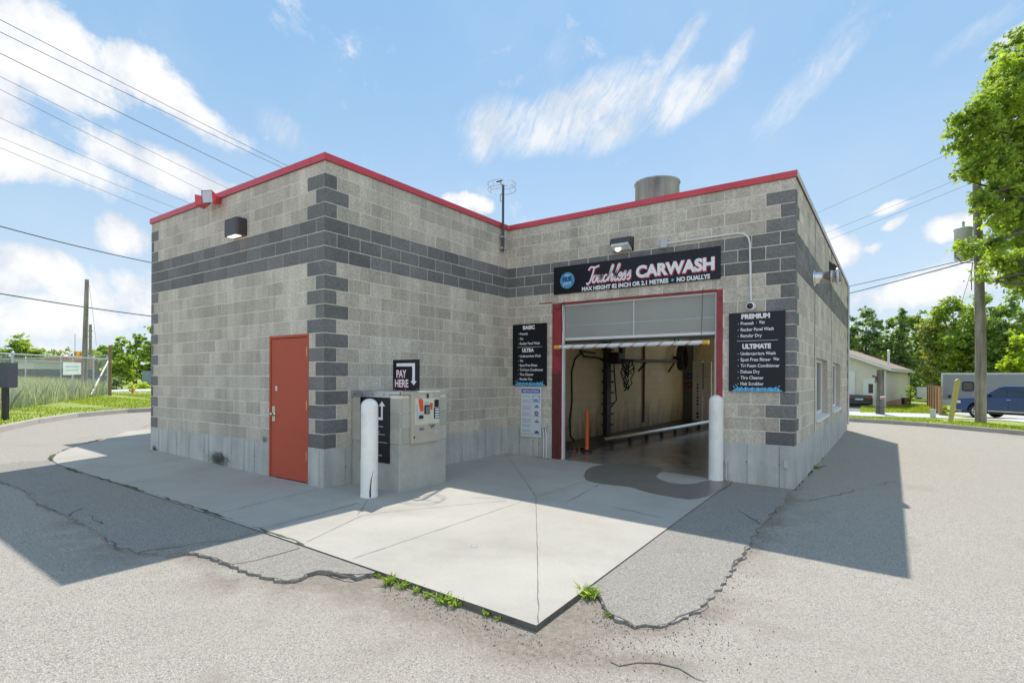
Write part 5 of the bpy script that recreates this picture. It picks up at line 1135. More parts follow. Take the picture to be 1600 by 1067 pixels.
for (x0, y0_, x1, y1_, r_, sg, lb) in [(1520, 396, 1150, 477, .016, .15, 'upper of the two thick wires between the pole and the building'), (1520, 400, 1150, 492, .020, .2, 'lower of the two thick wires between the pole and the building'),
        (1522, 214, 1150, 382, .007, .1, 'topmost thin wire crossing the sky right of the building'), (1522, 262, 1150, 413, .007, .1, 'middle thin wire crossing the sky right of the building'), (1522, 277, 1150, 425, .007, .1, 'lowest thin wire crossing the sky right of the building')]:
    wire('power_wire', W(x0, y0_, dpl), W(x1, y1_, 44), sg, r_, lb, gw)
wire('power_wire', W(1522, 400, dpl), W(1720, 388, 16), .1, .014, 'wire running from the utility pole out to the right through the leaves', gw)
wire('guy_wire', W(1518, 410, dpl), W(1472, 566, 30), .02, .008, 'slanting guy wire left of the utility pole')
gw2 = 'wires crossing the sky on the left'
for (y0_, x1, y1_, r_, lb) in [(38, 450, 262, .012, 'uppermost wire crossing the left sky'), (57, 445, 266, .012, 'second wire from the top crossing the left sky'), (90, 400, 281, .014, 'third wire from the top crossing the left sky'), (126, 356, 297, .009, 'fourth wire from the top crossing the left sky'), (146, 330, 307, .009, 'fifth wire from the top crossing the left sky'), (190, 300, 322, .008, 'sixth wire from the top crossing the left sky'), (220, 272, 327, .008, 'seventh wire from the top crossing the left sky'), (236, 250, 337, .008, 'eighth wire from the top crossing the left sky')]:
    sl = (y1_ - y0_) / x1; a = W(-250, y0_ - 250 * sl, 17); b = W(x1 + 130, y1_ + 130 * sl, 34); wire('power_wire', a, b, .12, r_, lb, gw2)
wire('power_wire', W(-200, 305, 22), W(400, 440, 38), .5, .026, 'thick black wire sloping down to the left building edge, the upper one', gw2)
wire('power_wire', W(-200, 432, 22), W(400, 514, 38), .3, .028, 'thick black wire near the top of the leaning pole, the lower one', gw2)
pp_ = GS(131, 624, .1); dq = depth(pp_.x, pp_.y)
t = thing('utility_pole', tuple(pp_), 'bare brown wooden pole behind the chain link fence', 'utility pole'); tp_ = W(134.5, 443, dq); mb = MB(); mb.tube([(pp_.x, pp_.y, pp_.z - .3), (pp_.x * .5 + tp_.x * .5, pp_.y * .5 + tp_.y * .5, (pp_.z + tp_.z) / 2), tuple(tp_)], [.13, .11, .085], M_WOOD, 12); obj('pole', mb, t)
mb = MB(); mb.tube([tuple(W(137, 446, dq)), tuple(W(145, 500, dq)), tuple(W(150, 545, dq + 3))], .006, M_CABLE, 5); obj('drop_cable', mb, t)
q0 = W(141, 580, 52); q1 = W(140.5, 513, 52); t = thing('utility_pole', (q0.x, q0.y, gz(q0.x, q0.y)), 'thin dark distant pole just right of the bare brown pole', 'utility pole')
mb = MB(); mb.tube([(q0.x, q0.y, gz(q0.x, q0.y)), tuple(q1)], .13, M_WOOD, 8); mb.tube([tuple(W(137, 523, 52)), tuple(W(144, 523, 52))], .04, M_WOOD, 5); mb.tube([tuple(W(137.5, 532, 52)), tuple(W(143.5, 532, 52))], .04, M_WOOD, 5); obj('pole', mb, t)
mb = MB(); a = W(117, 570, 90); b = W(116.7, 528, 90); mb.tube([tuple(a), tuple(b)], .05, M_GRY, 5)
for y_ in (533, 538, 543): mb.tube([tuple(W(115.6, y_, 90)), tuple(W(118, y_, 90))], .03, M_GRY, 4)
setp(obj('radio_mast', mb), 'very thin pale radio mast far behind the orange roof', 'mast')
yb = GS(1487, 652, .12); dy = depth(yb.x, yb.y); mb = MB(); tp_ = W(1497.5, 588, dy); dx_ = .09; u_ = Vector((math.cos(YAW), math.sin(YAW), 0)); v_ = Vector((-math.sin(YAW), math.cos(YAW), 0)) 
mb.prism([yb - u_ * .07, yb + u_ * .07, tp_ + u_ * .09, tp_ + Vector((0, 0, .07)), tp_ - u_ * .09], v_ * .07, pm('faded_yellow', (.55, .46, .17), .7, var=.12, vs=6)); setp(obj('marker_board', mb, at=tuple(yb)), 'leaning faded yellow marker board left of the utility pole', 'marker')

# ------------------------------------------------------------------ left: fence, tall grass, yard
def chainmat(u, sc=19.0, dens_=.55):
    m = bpy.data.materials.new('chain_link'); m.use_nodes = True; t = m.node_tree; n = t.nodes; l = t.links; b = n['Principled BSDF']; b.inputs['Base Color'].default_value = (.5, .52, .53, 1); b.inputs['Metallic'].default_value = .5; b.inputs['Roughness'].default_value = .45
    tcn = n.new('ShaderNodeTexCoord'); outs = []
    for sg in (1, -1):
        dt = n.new('ShaderNodeVectorMath'); dt.operation = 'DOT_PRODUCT'; l.new(tcn.outputs['Object'], dt.inputs[0]); dt.inputs[1].default_value = (u.x * sc, u.y * sc, sg * sc)
        fr = n.new('ShaderNodeMath'); fr.operation = 'FRACT'; l.new(dt.outputs['Value'], fr.inputs[0]); lt = n.new('ShaderNodeMath'); lt.operation = 'LESS_THAN'; l.new(fr.outputs[0], lt.inputs[0]); lt.inputs[1].default_value = .08; outs.append(lt.outputs[0])
    mxn = n.new('ShaderNodeMath'); mxn.operation = 'MAXIMUM'; l.new(outs[0], mxn.inputs[0]); l.new(outs[1], mxn.inputs[1]); l.new(mxn.outputs[0], b.inputs['Alpha']); return m
def chain_fence(label, pts, posts, h=1.8, base=None):
    P = [Vector(p) for p in pts]; t = thing('chain_link_fence', tuple(P[0]), label, 'fence')
    for a, b in zip(P[:-1], P[1:]):
        u = (b - a); u.z = 0; u.normalize(); mb = MB(); mb.add([a, b, b + Vector((0, 0, h)), a + Vector((0, 0, h))], [(0, 1, 2, 3)], chainmat(u)); obj('wire_mesh', mb, t)
        mb = MB(); mb.tube([a + Vector((0, 0, h)), b + Vector((0, 0, h))], .024, M_STL, 8); obj('top_rail', mb, t)
    for p in posts:
        p = Vector(p); mb = MB(); mb.tube([p - Vector((0, 0, .2)), p + Vector((0, 0, h + .05))], .034, M_STL, 8); mb.lathe([(.045, 0), (.03, .05), (0, .06)], M_STL, (p.x, p.y, p.z + h + .03), 8); obj('post', mb, t)
    return t
fA = GS(20, 648, .1); fC = GS(169, 622.5, .1); fZ = fA + (fA - fC) * .9
def onl(a, b, f): p = a.lerp(b, f); p.z = gz(p.x, p.y) + .1; return p
fpx = [GS(20, 648, .1), onl(fA, fC, .52), onl(fA, fC, .78)]
t1 = chain_fence('long chain link fence in front of the tall grass on the left', [onl(fA, fZ, 1), onl(fA, fZ, 0), onl(fA, fC, .5), fC], [onl(fA, fZ, .5), fpx[0], fpx[1], fpx[2], fC], 1.85)
mb = MB(); mb.tube([tuple(fC + Vector((0, 0, 1.75))), tuple(onl(fC, fA, .26) + Vector((0, 0, .12)))], .035, M_WHT, 8); obj('brace', mb, t1)
fD = W(40, HOR, 37); fD.z = gz(fD.x, fD.y) + .1; fE = W(-60, HOR, 42); fE.z = gz(fE.x, fE.y) + .1
t2 = chain_fence('second chain link fence behind the tall grass on the left', [fC + Vector((-.05, .05, 0)), fD, fE], [onl(fC, fD, .5), fD, onl(fD, fE, .5)], 2.05)
mb = MB(); a = W(67, 581, 24.3); b = W(96, 593, 24.3); uu = (fC - fA); uu.z = 0; uu.normalize(); c = onl(fA, fC, .50); nn = Vector((uu.y, -uu.x, 0))
c0 = onl(fA, fC, .40); c1 = onl(fA, fC, .60); zz0, zz1 = 1.1, 1.62
mb.prism([c0 + nn * .05 + Vector((0, 0, zz0)), c1 + nn * .05 + Vector((0, 0, zz0)), c1 + nn * .05 + Vector((0, 0, zz1)), c0 + nn * .05 + Vector((0, 0, zz1))], -nn * .008, pm('notice_white', (.62, .68, .68), .5)); t = setp(obj('notice_board', mb), 'wide white notice board hung on the chain link fence', 'sign')
mb = MB()
for k, z_ in enumerate((1.45, 1.30)): mb.prism([c0.lerp(c1, .1 + .04 * k) + nn * .053 + Vector((0, 0, z_ - .03)), c0.lerp(c1, .9 - .05 * k) + nn * .053 + Vector((0, 0, z_ - .03)), c0.lerp(c1, .9 - .05 * k) + nn * .053 + Vector((0, 0, z_ + .03)), c0.lerp(c1, .1 + .04 * k) + nn * .053 + Vector((0, 0, z_ + .03))], -nn * .002, pm('notice_print', (.35, .5, .5), .6))
obj('faded_print', mb, t)
# tall grass behind the fence
def blades(name, pts, hmin, hmax, mat, wd=.03, label=None, cat_=None, seed=3, spread=.2):
    r = np.random.RandomState(seed); n = len(pts); P = np.array(pts); a = r.rand(n) * 6.28; h = hmin + (hmax - hmin) * r.rand(n); ln = r.normal(0, spread, (n, 2)) * h[:, None]
    dx = np.stack([np.cos(a), np.sin(a), np.zeros(n)], 1) * wd / 2; tip = P + np.stack([ln[:, 0], ln[:, 1], h], 1); mid = (P + tip) / 2 + np.stack([-ln[:, 0] * .15, -ln[:, 1] * .15, h * .06], 1)
    q = np.stack([P - dx, P + dx, mid + dx * .8, tip, mid - dx * .8], 1).reshape(-1, 3); me = bpy.data.meshes.new(name); me.vertices.add(5 * n); me.vertices.foreach_set('co', q.ravel()); me.loops.add(5 * n); me.loops.foreach_set('vertex_index', np.arange(5 * n)); me.polygons.add(n); me.polygons.foreach_set('loop_start', np.arange(n) * 5)
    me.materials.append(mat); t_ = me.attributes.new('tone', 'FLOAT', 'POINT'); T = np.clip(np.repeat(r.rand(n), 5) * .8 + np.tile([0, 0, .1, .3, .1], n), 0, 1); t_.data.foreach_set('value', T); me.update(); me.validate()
    o = bpy.data.objects.new(name, me); COL.objects.link(o); return o
LGR = leafmat('tall_grass_green', (.27, .37, .12), .4); LLW = leafmat('lawn_green', (.26, .34, .05), .3); LSEED = leafmat('seed_grass', (.38, .42, .26), .4, (1, 1, .8))
def patch_pts(a, b, c, d, n, seed, z=.1):
    r = np.random.RandomState(seed); u, v = r.rand(n), r.rand(n); P = []
    for i in range(n):
        p = a.lerp(b, u[i]).lerp(d.lerp(c, u[i]), v[i]); P.append((p.x, p.y, gz(p.x, p.y) + z))
    return P
bA = W(-40, HOR, 17.2); inC = fC + Vector((-.6, 0, 0))
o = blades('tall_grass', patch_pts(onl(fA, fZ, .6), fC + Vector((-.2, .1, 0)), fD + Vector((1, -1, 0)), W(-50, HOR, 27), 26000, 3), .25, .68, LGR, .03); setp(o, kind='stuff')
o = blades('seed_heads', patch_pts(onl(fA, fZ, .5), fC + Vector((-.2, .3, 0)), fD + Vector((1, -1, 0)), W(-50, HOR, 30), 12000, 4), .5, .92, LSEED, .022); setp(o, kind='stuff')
def weedband(name, L0, d0, d1, n, h, seed, mat=LLW, wd=.02):
    r = random.Random(seed); P = []; L1 = dens(L0, .5)
    for i in range(n):
        k = r.randrange(len(L1) - 1); t_ = (L1[k + 1] - L1[k]).normalized(); p = L1[k].lerp(L1[k + 1], r.random()) + Vector((-t_.y, t_.x)) * r.uniform(d0, d1); P.append((p.x, p.y, gz(p.x, p.y) + .11))
    o = blades(name, P, h * .5, h, mat, wd, seed=seed); return setp(o, kind='stuff')
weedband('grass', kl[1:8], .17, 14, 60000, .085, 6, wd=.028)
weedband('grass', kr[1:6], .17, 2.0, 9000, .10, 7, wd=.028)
r = random.Random(8); P = []
for i in range(9000): q = GS(r.uniform(1345, 1480), r.uniform(629, 640), .1); P.append((q.x, q.y, gz(q.x, q.y) + .11))
setp(blades('grass', P, .08, .2, LLW, .05, seed=9), kind='stuff')
# yard behind: screens, sheds, containers
def qbox(name, px0, px1, py_top, d0, d1, depth_, mat, label, cat_, z0=None, roof=None):
    """block whose front runs from picture column px0 at depth d0 to px1 at depth d1"""
    a, b = W(px0, HOR, d0), W(px1, HOR, d1); g = min(gz(a.x, a.y), gz(b.x, b.y)); zt = CZ + (HOR - py_top) * (d0 + d1) / 2 / FPX; a.z = b.z = g; u = (b - a).normalized(); n = Vector((u.y, -u.x, 0))
    if n.dot(Vector((CX, CY, 0)) - a) < 0: n = -n
    t = thing(name, tuple((a + b) / 2), label, cat_); mb = MB(); mb.prism([a, b, b + Vector((0, 0, zt - g)), a + Vector((0, 0, zt - g))], -n * depth_, mat); obj('wall', mb, t)
    if roof: mb = MB(); e = u * .2; mb.prism([a - e + n * .2 + Vector((0, 0, zt - g + .003)), b + e + n * .2 + Vector((0, 0, zt - g + .003)), b + e + n * .2 + Vector((0, 0, zt - g + .26)), a - e + n * .2 + Vector((0, 0, zt - g + .26))], -n * (depth_ + .4), roof); obj('roof', mb, t)
    return t, a, b, u, n, zt
M_SCR = pm('screen_fabric', (.055, .06, .065), .8, var=.15, vs=2)
qbox('privacy_screen', 22, 166, 580, 45, 47, .06, M_SCR, 'dark fabric screen fence running behind the tall grass', 'fence')
M_SHW = pm('shed_white', (.55, .56, .55), .6, var=.08); M_SHR = pm('shed_roof_grey', (.35, .37, .38), .6)
qbox('storage_shed', -30, 26, 566, 60, 62, 6, M_SHW, 'long white shed at the far left behind the fence', 'shed', roof=M_SHR)
qbox('storage_shed', 28, 53, 569, 58, 58, 5, M_SHW, 'small white shed beside the dark brick building', 'shed', roof=M_SHR)
M_BRK = pm('dark_brick', (.10, .055, .05), .8, var=.3, vs=3, speck=.3, ss=20); M_SAL = pm('salmon_container', (.55, .20, .13), .6, var=.1, streak=.2); M_ORR = pm('orange_roof', (.60, .24, .06), .7, var=.2, vs=1)
t, a, b, u, n, zt = qbox('brick_building', 56, 107, 565, 66, 66, 7, M_BRK, 'low dark brick building with an orange roof behind the fence', 'building', roof=M_ORR)
mb = MB()
for k in range(14): p = a.lerp(b, .05 + k * .065) + n * .01; mb.box((p.x - .12, p.y - .02, zt - .9), (p.x + .12, p.y + .02, zt - .55), M_SHW)
obj('window', mb, t)
t, a, b, u, n, zt = qbox('shipping_container', 110, 152, 565, 63, 66, 3, M_SAL, 'salmon red container right of the dark brick building', 'container')
mb = MB()
for k in range(24): p = a.lerp(b, (k + .5) / 24) + n * .03; mb.prism([p - u * .04 + Vector((0, 0, .1)), p + u * .04 + Vector((0, 0, .1)), p + u * .04 + Vector((0, 0, zt - a.z - .1)), p - u * .04 + Vector((0, 0, zt - a.z - .1))], -n * .025, M_SAL)
obj('rib', mb, t)
t, a, b, u, n, zt = qbox('shipping_container', 128, 160, 567, 76, 76, 3, pm('container_orange', (.45, .14, .07), .6), 'orange container behind the salmon one', 'container')
# yellow machine on the yard
c = W(118, HOR, 74); zb = CZ + (HOR - 563) * 74 / FPX; t = thing('excavator', (c.x, c.y, gz(c.x, c.y)), 'small yellow excavator showing above the containers', 'machine'); uc = Vector((math.cos(YAW), math.sin(YAW), 0)); 
def cb(name, px0, px1, py0, py1, d, mat, th=1.2, par=None):
    a_, b_ = W(px0, py1, d), W(px1, py1, d); hgt = (py1 - py0) * d / FPX; mb = MB(); mb.prism([a_, b_, b_ + Vector((0, 0, hgt)), a_ + Vector((0, 0, hgt))], Vector((-math.sin(YAW), math.cos(YAW), 0)) * th, mat); return obj(name, mb, par)
cb('cab', 115, 119.5, 555, 568, 74, M_YEL, 1.5, t); cb('body', 110, 124, 562, 575, 74, M_YEL, 1.8, t); mb = MB(); mb.tube([tuple(W(123, 564, 74)), tuple(W(127, 556, 74)), tuple(W(131, 563, 74))], .18, M_YEL, 6); obj('arm', mb, t); cb('track', 109, 125, 575, 588, 74, M_BLK, 2, t)
cb('cab_window', 115.6, 119, 556.5, 560.5, 73.96, M_GLASS, .03, t)
# wooden post, hydrant, letter box, right-hand screen
p = GS(172, 624, .1); dd = depth(p.x, p.y); mb = MB(); h_ = (624 - 545) * dd / FPX; mb.box((p.x - .06, p.y - .06, p.z - .2), (p.x + .06, p.y + .06, p.z + h_), pm('post_brown', (.28, .17, .09), .9, var=.2, vs=5), .015); setp(obj('wooden_post', mb, at=tuple(p)), 'short square brown wooden post at the fence corner', 'post')
p = GS(208, 622, .12); dd = depth(p.x, p.y); s_ = (622 - 609) * dd / FPX / .75
t = thing('fire_hydrant', tuple(p), 'yellow fire hydrant on the lawn near the building corner', 'hydrant'); mb = MB(); mb.lathe([(.16 * s_, 0), (.16 * s_, .04), (.12 * s_, .05), (.115 * s_, .5 * s_), (.15 * s_, .52 * s_), (.15 * s_, .56 * s_), (.12 * s_, .64 * s_), (.05 * s_, .71 * s_), (.03 * s_, .75 * s_), (0, .75 * s_)], M_YEL, tuple(p), 18); obj('barrel', mb, t)
for sg in (-1, 1): mb = MB(); e = uc * sg; mb.tube([p + e * .1 * s_ + Vector((0, 0, .42 * s_)), p + e * .21 * s_ + Vector((0, 0, .42 * s_))], .06 * s_, M_YEL, 10); obj('nozzle', mb, t)
mb = MB(); mb.tube([p + Vector((.08, -.1, .4 * s_)), p + Vector((.12, -.2, .4 * s_))], .075 * s_, M_BLK, 10); obj('cap', mb, t)
p = GS(6, 664, .12); dd = depth(p.x, p.y); k_ = dd / FPX
t = thing('equipment_box', tuple(p), 'dark grey metal box on a black post at the left edge', 'box'); mb = MB(); vv = Vector((-math.sin(YAW), math.cos(YAW), 0)); w2 = 10 * k_
mb.prism([p - uc * 3.5 * k_ + Vector((0, 0, -.1)), p + uc * 3.5 * k_ + Vector((0, 0, -.1)), p + uc * 3.5 * k_ + Vector((0, 0, 52 * k_)), p - uc * 3.5 * k_ + Vector((0, 0, 52 * k_))], vv * .1, M_BLK); obj('post', mb, t)
mb = MB(); z0 = 51 * k_; MB.prism(mb, [p - uc * 12 * k_ + Vector((0, 0, z0)) - vv * .1, p + uc * 11.5 * k_ + Vector((0, 0, z0)) - vv * .1, p + uc * 11.5 * k_ + Vector((0, 0, z0 + 39 * k_)) - vv * .1, p - uc * 12 * k_ + Vector((0, 0, z0 + 39 * k_)) - vv * .1], vv * .3, pm('box_grey', (.06, .07, .085), .45)); obj('housing', mb, t)
mb = MB(); MB.prism(mb, [p - uc * 11.6 * k_ + Vector((0, 0, z0 + .03)) - vv * .106, p - uc * 3 * k_ + Vector((0, 0, z0 + .03)) - vv * .106, p - uc * 3 * k_ + Vector((0, 0, z0 + 38 * k_)) - vv * .106, p - uc * 11.6 * k_ + Vector((0, 0, z0 + 38 * k_)) - vv * .106], vv * .004, pm('box_green', (.12, .18, .12), .5)); obj('side_panel', mb, t)
qbox('yard_fence', 222, 300, 582, 46, 48, .08, pm('fence_blue_grey', (.22, .27, .33), .6, var=.1), 'blue grey yard fence seen beside the building corner', 'fence')
qbox('yard_roof', 226, 290, 577.5, 52, 53, 4, pm('dark_shed', (.03, .035, .04), .6), 'black low shed behind the blue grey yard fence', 'shed')

# ------------------------------------------------------------------ right: garage, car, stump, fence, trailer, pickup
Kp = W(1385, HOR, 40); Kf = W(1419, HOR, 50); gzz = CZ - (632 - HOR) * 40 / FPX; uS = (Kf - Kp); uS.z = 0; LS = uS.length; uS.normalize(); uF = Vector((-uS.y, uS.x, 0))
if uF.dot(uc) > 0: uF = -uF
hw = (632 - 573) * 40 / FPX; GWd = 8.4; t = thing('garage', (Kp.x, Kp.y, gzz), 'beige garage with a brown gable roof beyond the street', 'garage')
Kp.z = gzz; apex = hw + GWd / 2 * .42
M_STU = pm('beige_siding', (.64, .585, .49), .85, var=.05); M_SHN = pm('brown_shingle', (.30, .22, .18), .9, var=.12, vs=2, speck=.25, ss=12)
mb = MB(); z1 = Vector((0, 0, 1)); pr = [Kp - z1 * 1.5, Kp + uF * GWd - z1 * 1.5, Kp + uF * GWd + z1 * hw, Kp + uF * GWd / 2 + z1 * apex, Kp + z1 * hw]; mb.prism(pr, uS * LS, M_STU); obj('wall', mb, t)
mb = MB()
for sg, e0 in ((1, Kp), (-1, Kp + uF * GWd)):
    out = -uF * sg; A = e0 + out * .35 + z1 * (hw - .13) - uS * .3; B = Kp + uF * GWd / 2 + z1 * (apex + .02) - uS * .3; n_ = (B - A).cross(uS) * sg; n_.normalize(); n_ = n_ if n_.z > 0 else -n_
    mb.prism([A + n_ * .02, B + n_ * .02, B + n_ * .14, A + n_ * .14], uS * (LS + .6), M_SHN)
rf = obj('roof', mb, t)
mb = MB(); 
for sg, e0 in ((1, Kp), (-1, Kp + uF * GWd)):
    out = -uF * sg; A = e0 + out * .37 + z1 * (hw - .14) - uS * .33; B = Kp + uF * GWd / 2 + z1 * (apex + .02) - uS * .33; mb.prism([A - z1 * .08, B - z1 * .08, B + z1 * .13, A + z1 * .13], uS * .025, M_WHT)
A = Kp - uF * .40 + z1 * (hw - .2) - uS * .3; mb.prism([A, A - uF * .1, A - uF * .1 + z1 * .12, A + z1 * .12], uS * (LS + .6), M_WHT); mb.tube([A + uS * (LS + .3), Kp + uS * (LS - .05) - uF * .06 + z1 * (hw - .5), Kp + uS * (LS - .05) - uF * .06], .05, M_WHT, 6); obj('trim', mb, t)
mb = MB(); p = W(1388, 548, 46); mb.tube([p - z1 * 1.2, p + z1 * .3], .09, M_WHT, 8); mb.lathe([(.14, 0), (.0, .1)], M_WHT, (p.x, p.y, p.z + .3), 8); obj('vent_pipe', mb, rf)
def onfront(s0, s1, za, zb_, out, th, mat, name, par=None):
    A = Kp + uF * s0 - uS * out; B = Kp + uF * s1 - uS * out; mb = MB(); mb.prism([A + z1 * za, B + z1 * za, B + z1 * zb_, A + z1 * zb_], uS * th, mat); return obj(name, mb, par or t)
# columns 1357-1370 hold the small door, 1327-1346 the big one
onfront(.72, 1.46, 0, 2.02, .03, .025, M_WHT, 'door'); onfront(.82, 1.12, .95, 1.65, .035, .003, pm('dark_glass', (.03, .035, .04), .1), 'door_window'); onfront(2.0, 5.3, 0, 2.6, .03, .025, M_WHT, 'garage_door'); onfront(1.94, 2.0, 0, 2.66, .035, .03, M_GRY, 'door_casing')
onfront(2.55, 3.35, 1.15, 1.38, .038, .006, M_BLK, 'door_plate'); onfront(2.6, 3.3, 1.19, 1.34, .041, .002, M_WHT, 'door_plate')
mb = MB(); mb.prism([Kp - uS * .02 - uF * .01 - z1 * 1.4, Kp - uF * .01 + uS * LS - z1 * 1.4, Kp - uF * .01 + uS * LS + z1 * .35, Kp - uF * .01 - uS * .02 + z1 * .35], -uF * .02, pm('pink_brick', (.42, .24, .18), .9, var=.2, vs=5)); obj('plinth', mb, t)

M_TYRE = pm('tyre', (.02, .02, .02), .8); M_RIM = pm('alloy', (.55, .55, .56), .3, metal=.8)
M_CGL = pm('car_glass', (.02, .028, .035), .05, var=0, spec=.9)
def wheel(parent, M, x, y, r_, wd, side_):
    mb = MB(); s_ = side_; prof = [(r_ * .62, 0), (r_ * .9, 0), (r_, .04), (r_, wd - .04), (r_ * .9, wd), (r_ * .62, wd)]
    mb.lathe([(a_, y + (b_ - wd / 2)) for a_, b_ in prof], M_TYRE, (x, 0, r_), 28, 'Y'); mb.xf(M); ty = obj('wheel', mb, parent); ty.name = 'wheel'
    mb = MB(); f = y + s_ * (wd / 2 - .03); mb.lathe([(r_ * .63, f), (r_ * .60, f + s_ * .015), (r_ * .52, f)], M_RIM, (x, 0, r_), 28, 'Y')
    mb.lathe([(0, f - s_ * .05), (r_ * .62, f - s_ * .05)], M_BLK, (x, 0, r_), 24, 'Y'); mb.lathe([(0, f + s_ * .012), (r_ * .16, f + s_ * .008), (r_ * .17, f - s_ * .04)], M_RIM, (x, 0, r_), 16, 'Y')
    for k in range(6):
        a_ = k * math.pi / 3 + .2; c_, s2 = math.cos(a_), math.sin(a_); w_ = r_ * .09
        q = [(x + c_ * r_ * .12 - s2 * w_, f, r_ + s2 * r_ * .12 + c_ * w_), (x + c_ * r_ * .58 - s2 * w_, f, r_ + s2 * r_ * .58 + c_ * w_), (x + c_ * r_ * .58 + s2 * w_, f, r_ + s2 * r_ * .58 - c_ * w_), (x + c_ * r_ * .12 + s2 * w_, f, r_ + s2 * r_ * .12 - c_ * w_)]
        mb.prism(q, (0, -s_ * .03, 0), M_RIM)
    mb.xf(M); obj('rim', mb, ty); return ty
def carbody(prof, hw_, belt, mat, tumble=.12, bulge=.04):
    """side outline swept across the width: the flanks bulge below the belt line and lean in above it"""
    ys = [-1, -.985, -.94, -.8, 0, .8, .94, .985, 1]; mb = MB(); n = len(prof); rows = []
    for s_ in ys:
        row = []
        for x, z in prof:
            f = abs(s_); shr = .0 if f < .9 else (.10 if f > .99 else .04 if f > .97 else .0)
            k = max(0, z - belt); y = s_ * (hw_ - tumble * k / .5 * 1.0) ; zc = z - (shr * .35 if z > belt * .9 else 0); row.append((x * (1 - shr * .06), y, zc))
        rows.append(row)
    vs = [p for row in rows for p in row]; m = len(ys); mb.add(vs, [(k * n + i, k * n + (i + 1) % n, (k + 1) * n + (i + 1) % n, (k + 1) * n + i)[::-1] for k in range(m - 1) for i in range(n)], mat, False)
    from mathutils.geometry import tessellate_polygon
    tr = tessellate_polygon([[Vector((x, z, 0)) for x, z in prof]])
    mb.add(rows[0], [tuple(q) for q in tr], mat); mb.add(rows[-1], [tuple(q)[::-1] for q in tr], mat); return mb
def arc(cx_, cz_, r_, a0, a1, n=9): return [(cx_ + r_ * math.cos(a), cz_ + r_ * math.sin(a)) for a in np.linspace(a0, a1, n)]
# pickup: front looks left in the picture
f0 = W(1493, HOR, 32.0); zg = CZ - (648.8 - HOR) * 31.5 / FPX; rr_ = W(1660, HOR, 27.4); ax_ = (f0 - rr_); ax_.z = 0; ax_.normalize(); lt_ = Vector((-ax_.y, ax_.x, 0))
if lt_.dot(Vector((CX, CY, 0)) - f0) < 0: lt_ = -lt_
# local x forward, +y towards the camera
ctr = f0 - ax_ * 2.75 - lt_ * .93; Mt = Matrix(((ax_.x, lt_.x, 0, ctr.x), (ax_.y, lt_.y, 0, ctr.y), (0, 0, 1, zg), (0, 0, 0, 1))); det = Mt.to_3x3().determinant()
t = thing('pickup_truck', (ctr.x, ctr.y, zg), 'dark blue crew cab pickup parked behind the utility pole', 'pickup truck')
M_BLU = pm('pickup_blue', (.012, .045, .16), .22, var=.04, spec=.7); rw_ = .40
prof = [(2.70, .42), (2.74, .62), (2.72, .98), (2.55, 1.09), (1.55, 1.20), (1.35, 1.24), (.62, 1.80), (.35, 1.86), (-1.15, 1.86), (-1.42, 1.80), (-1.50, 1.27), (-2.80, 1.27), (-2.82, .50), (-2.35, .46)] + arc(-1.78, .42, .50, math.pi * 1.0 - 3.14159 + 3.14, .02, 9) + [(-1.2, .42), (1.12, .42)] + arc(1.66, .42, .50, math.pi, .02, 9) + [(2.3, .42)]
prof = [(2.70, .42), (2.74, .62), (2.72, .98), (2.55, 1.09), (1.55, 1.20), (1.35, 1.24), (.62, 1.80), (.35, 1.86), (-1.15, 1.86), (-1.42, 1.80), (-1.50, 1.27), (-2.80, 1.27), (-2.82, .50)] + arc(-1.78, .42, .50, math.pi, .0, 9) + arc(1.66, .42, .50, math.pi, .0, 9)
bd = carbody(prof, .95, 1.22, M_BLU, .14); bd.xf(Mt); obj('body', bd, t)
def tpart(name, fn, par=None): mb = MB(); fn(mb); mb.xf(Mt); return obj(name, mb, par or t)
def yat(z): return .95 - .14 * max(0, z - 1.22) / .5 + .006
def sidewin(mb, pts, mat=M_CGL, s_=1): mb.add([(x, s_ * yat(z) , z) for x, z in pts] , [tuple(range(len(pts)))], mat)
for s_ in (1, -1):
    tpart('side_window', lambda mb: sidewin(mb, [(1.12, 1.27), (.52, 1.73), (.28, 1.75), (.18, 1.27)], s_=s_)); tpart('side_window', lambda mb: sidewin(mb, [(.10, 1.27), (.20, 1.75), (-.80, 1.75), (-.85, 1.27)], s_=s_)); tpart('side_window', lambda mb: sidewin(mb, [(-.95, 1.27), (-.90, 1.75), (-1.28, 1.73), (-1.36, 1.27)], s_=s_))
    tpart('headlight', lambda mb: mb.box((2.45, s_ * .60, .82), (2.735, s_ * .957, 1.0), pm('headlamp', (.6, .62, .65), .1, spec=.9), .02)); tpart('mirror', lambda mb: mb.box((1.0, s_ * .96, 1.24), (1.18, s_ * 1.16, 1.42), M_BLU, .03))
    for x_ in (.0, -1.0): tpart('door_handle', lambda mb: mb.box((x_ + .02, s_ * .952, 1.08), (x_ + .2, s_ * .985, 1.12), M_CHR, .008))
    tpart('side_trim', lambda mb: mb.box((-1.25, s_ * .952, .42), (1.1, s_ * .97, .47), M_CHR, .006))
    for x_ in (.12, -.9): tpart('door_seam', lambda mb: mb.box((x_, s_ * .9505, .5), (x_ + .012, s_ * .9535, 1.22), M_BLK))
    for x_ in (-1.78, 1.66): wheel(t, Mt, x_, s_ * .84, rw_, .25, s_)
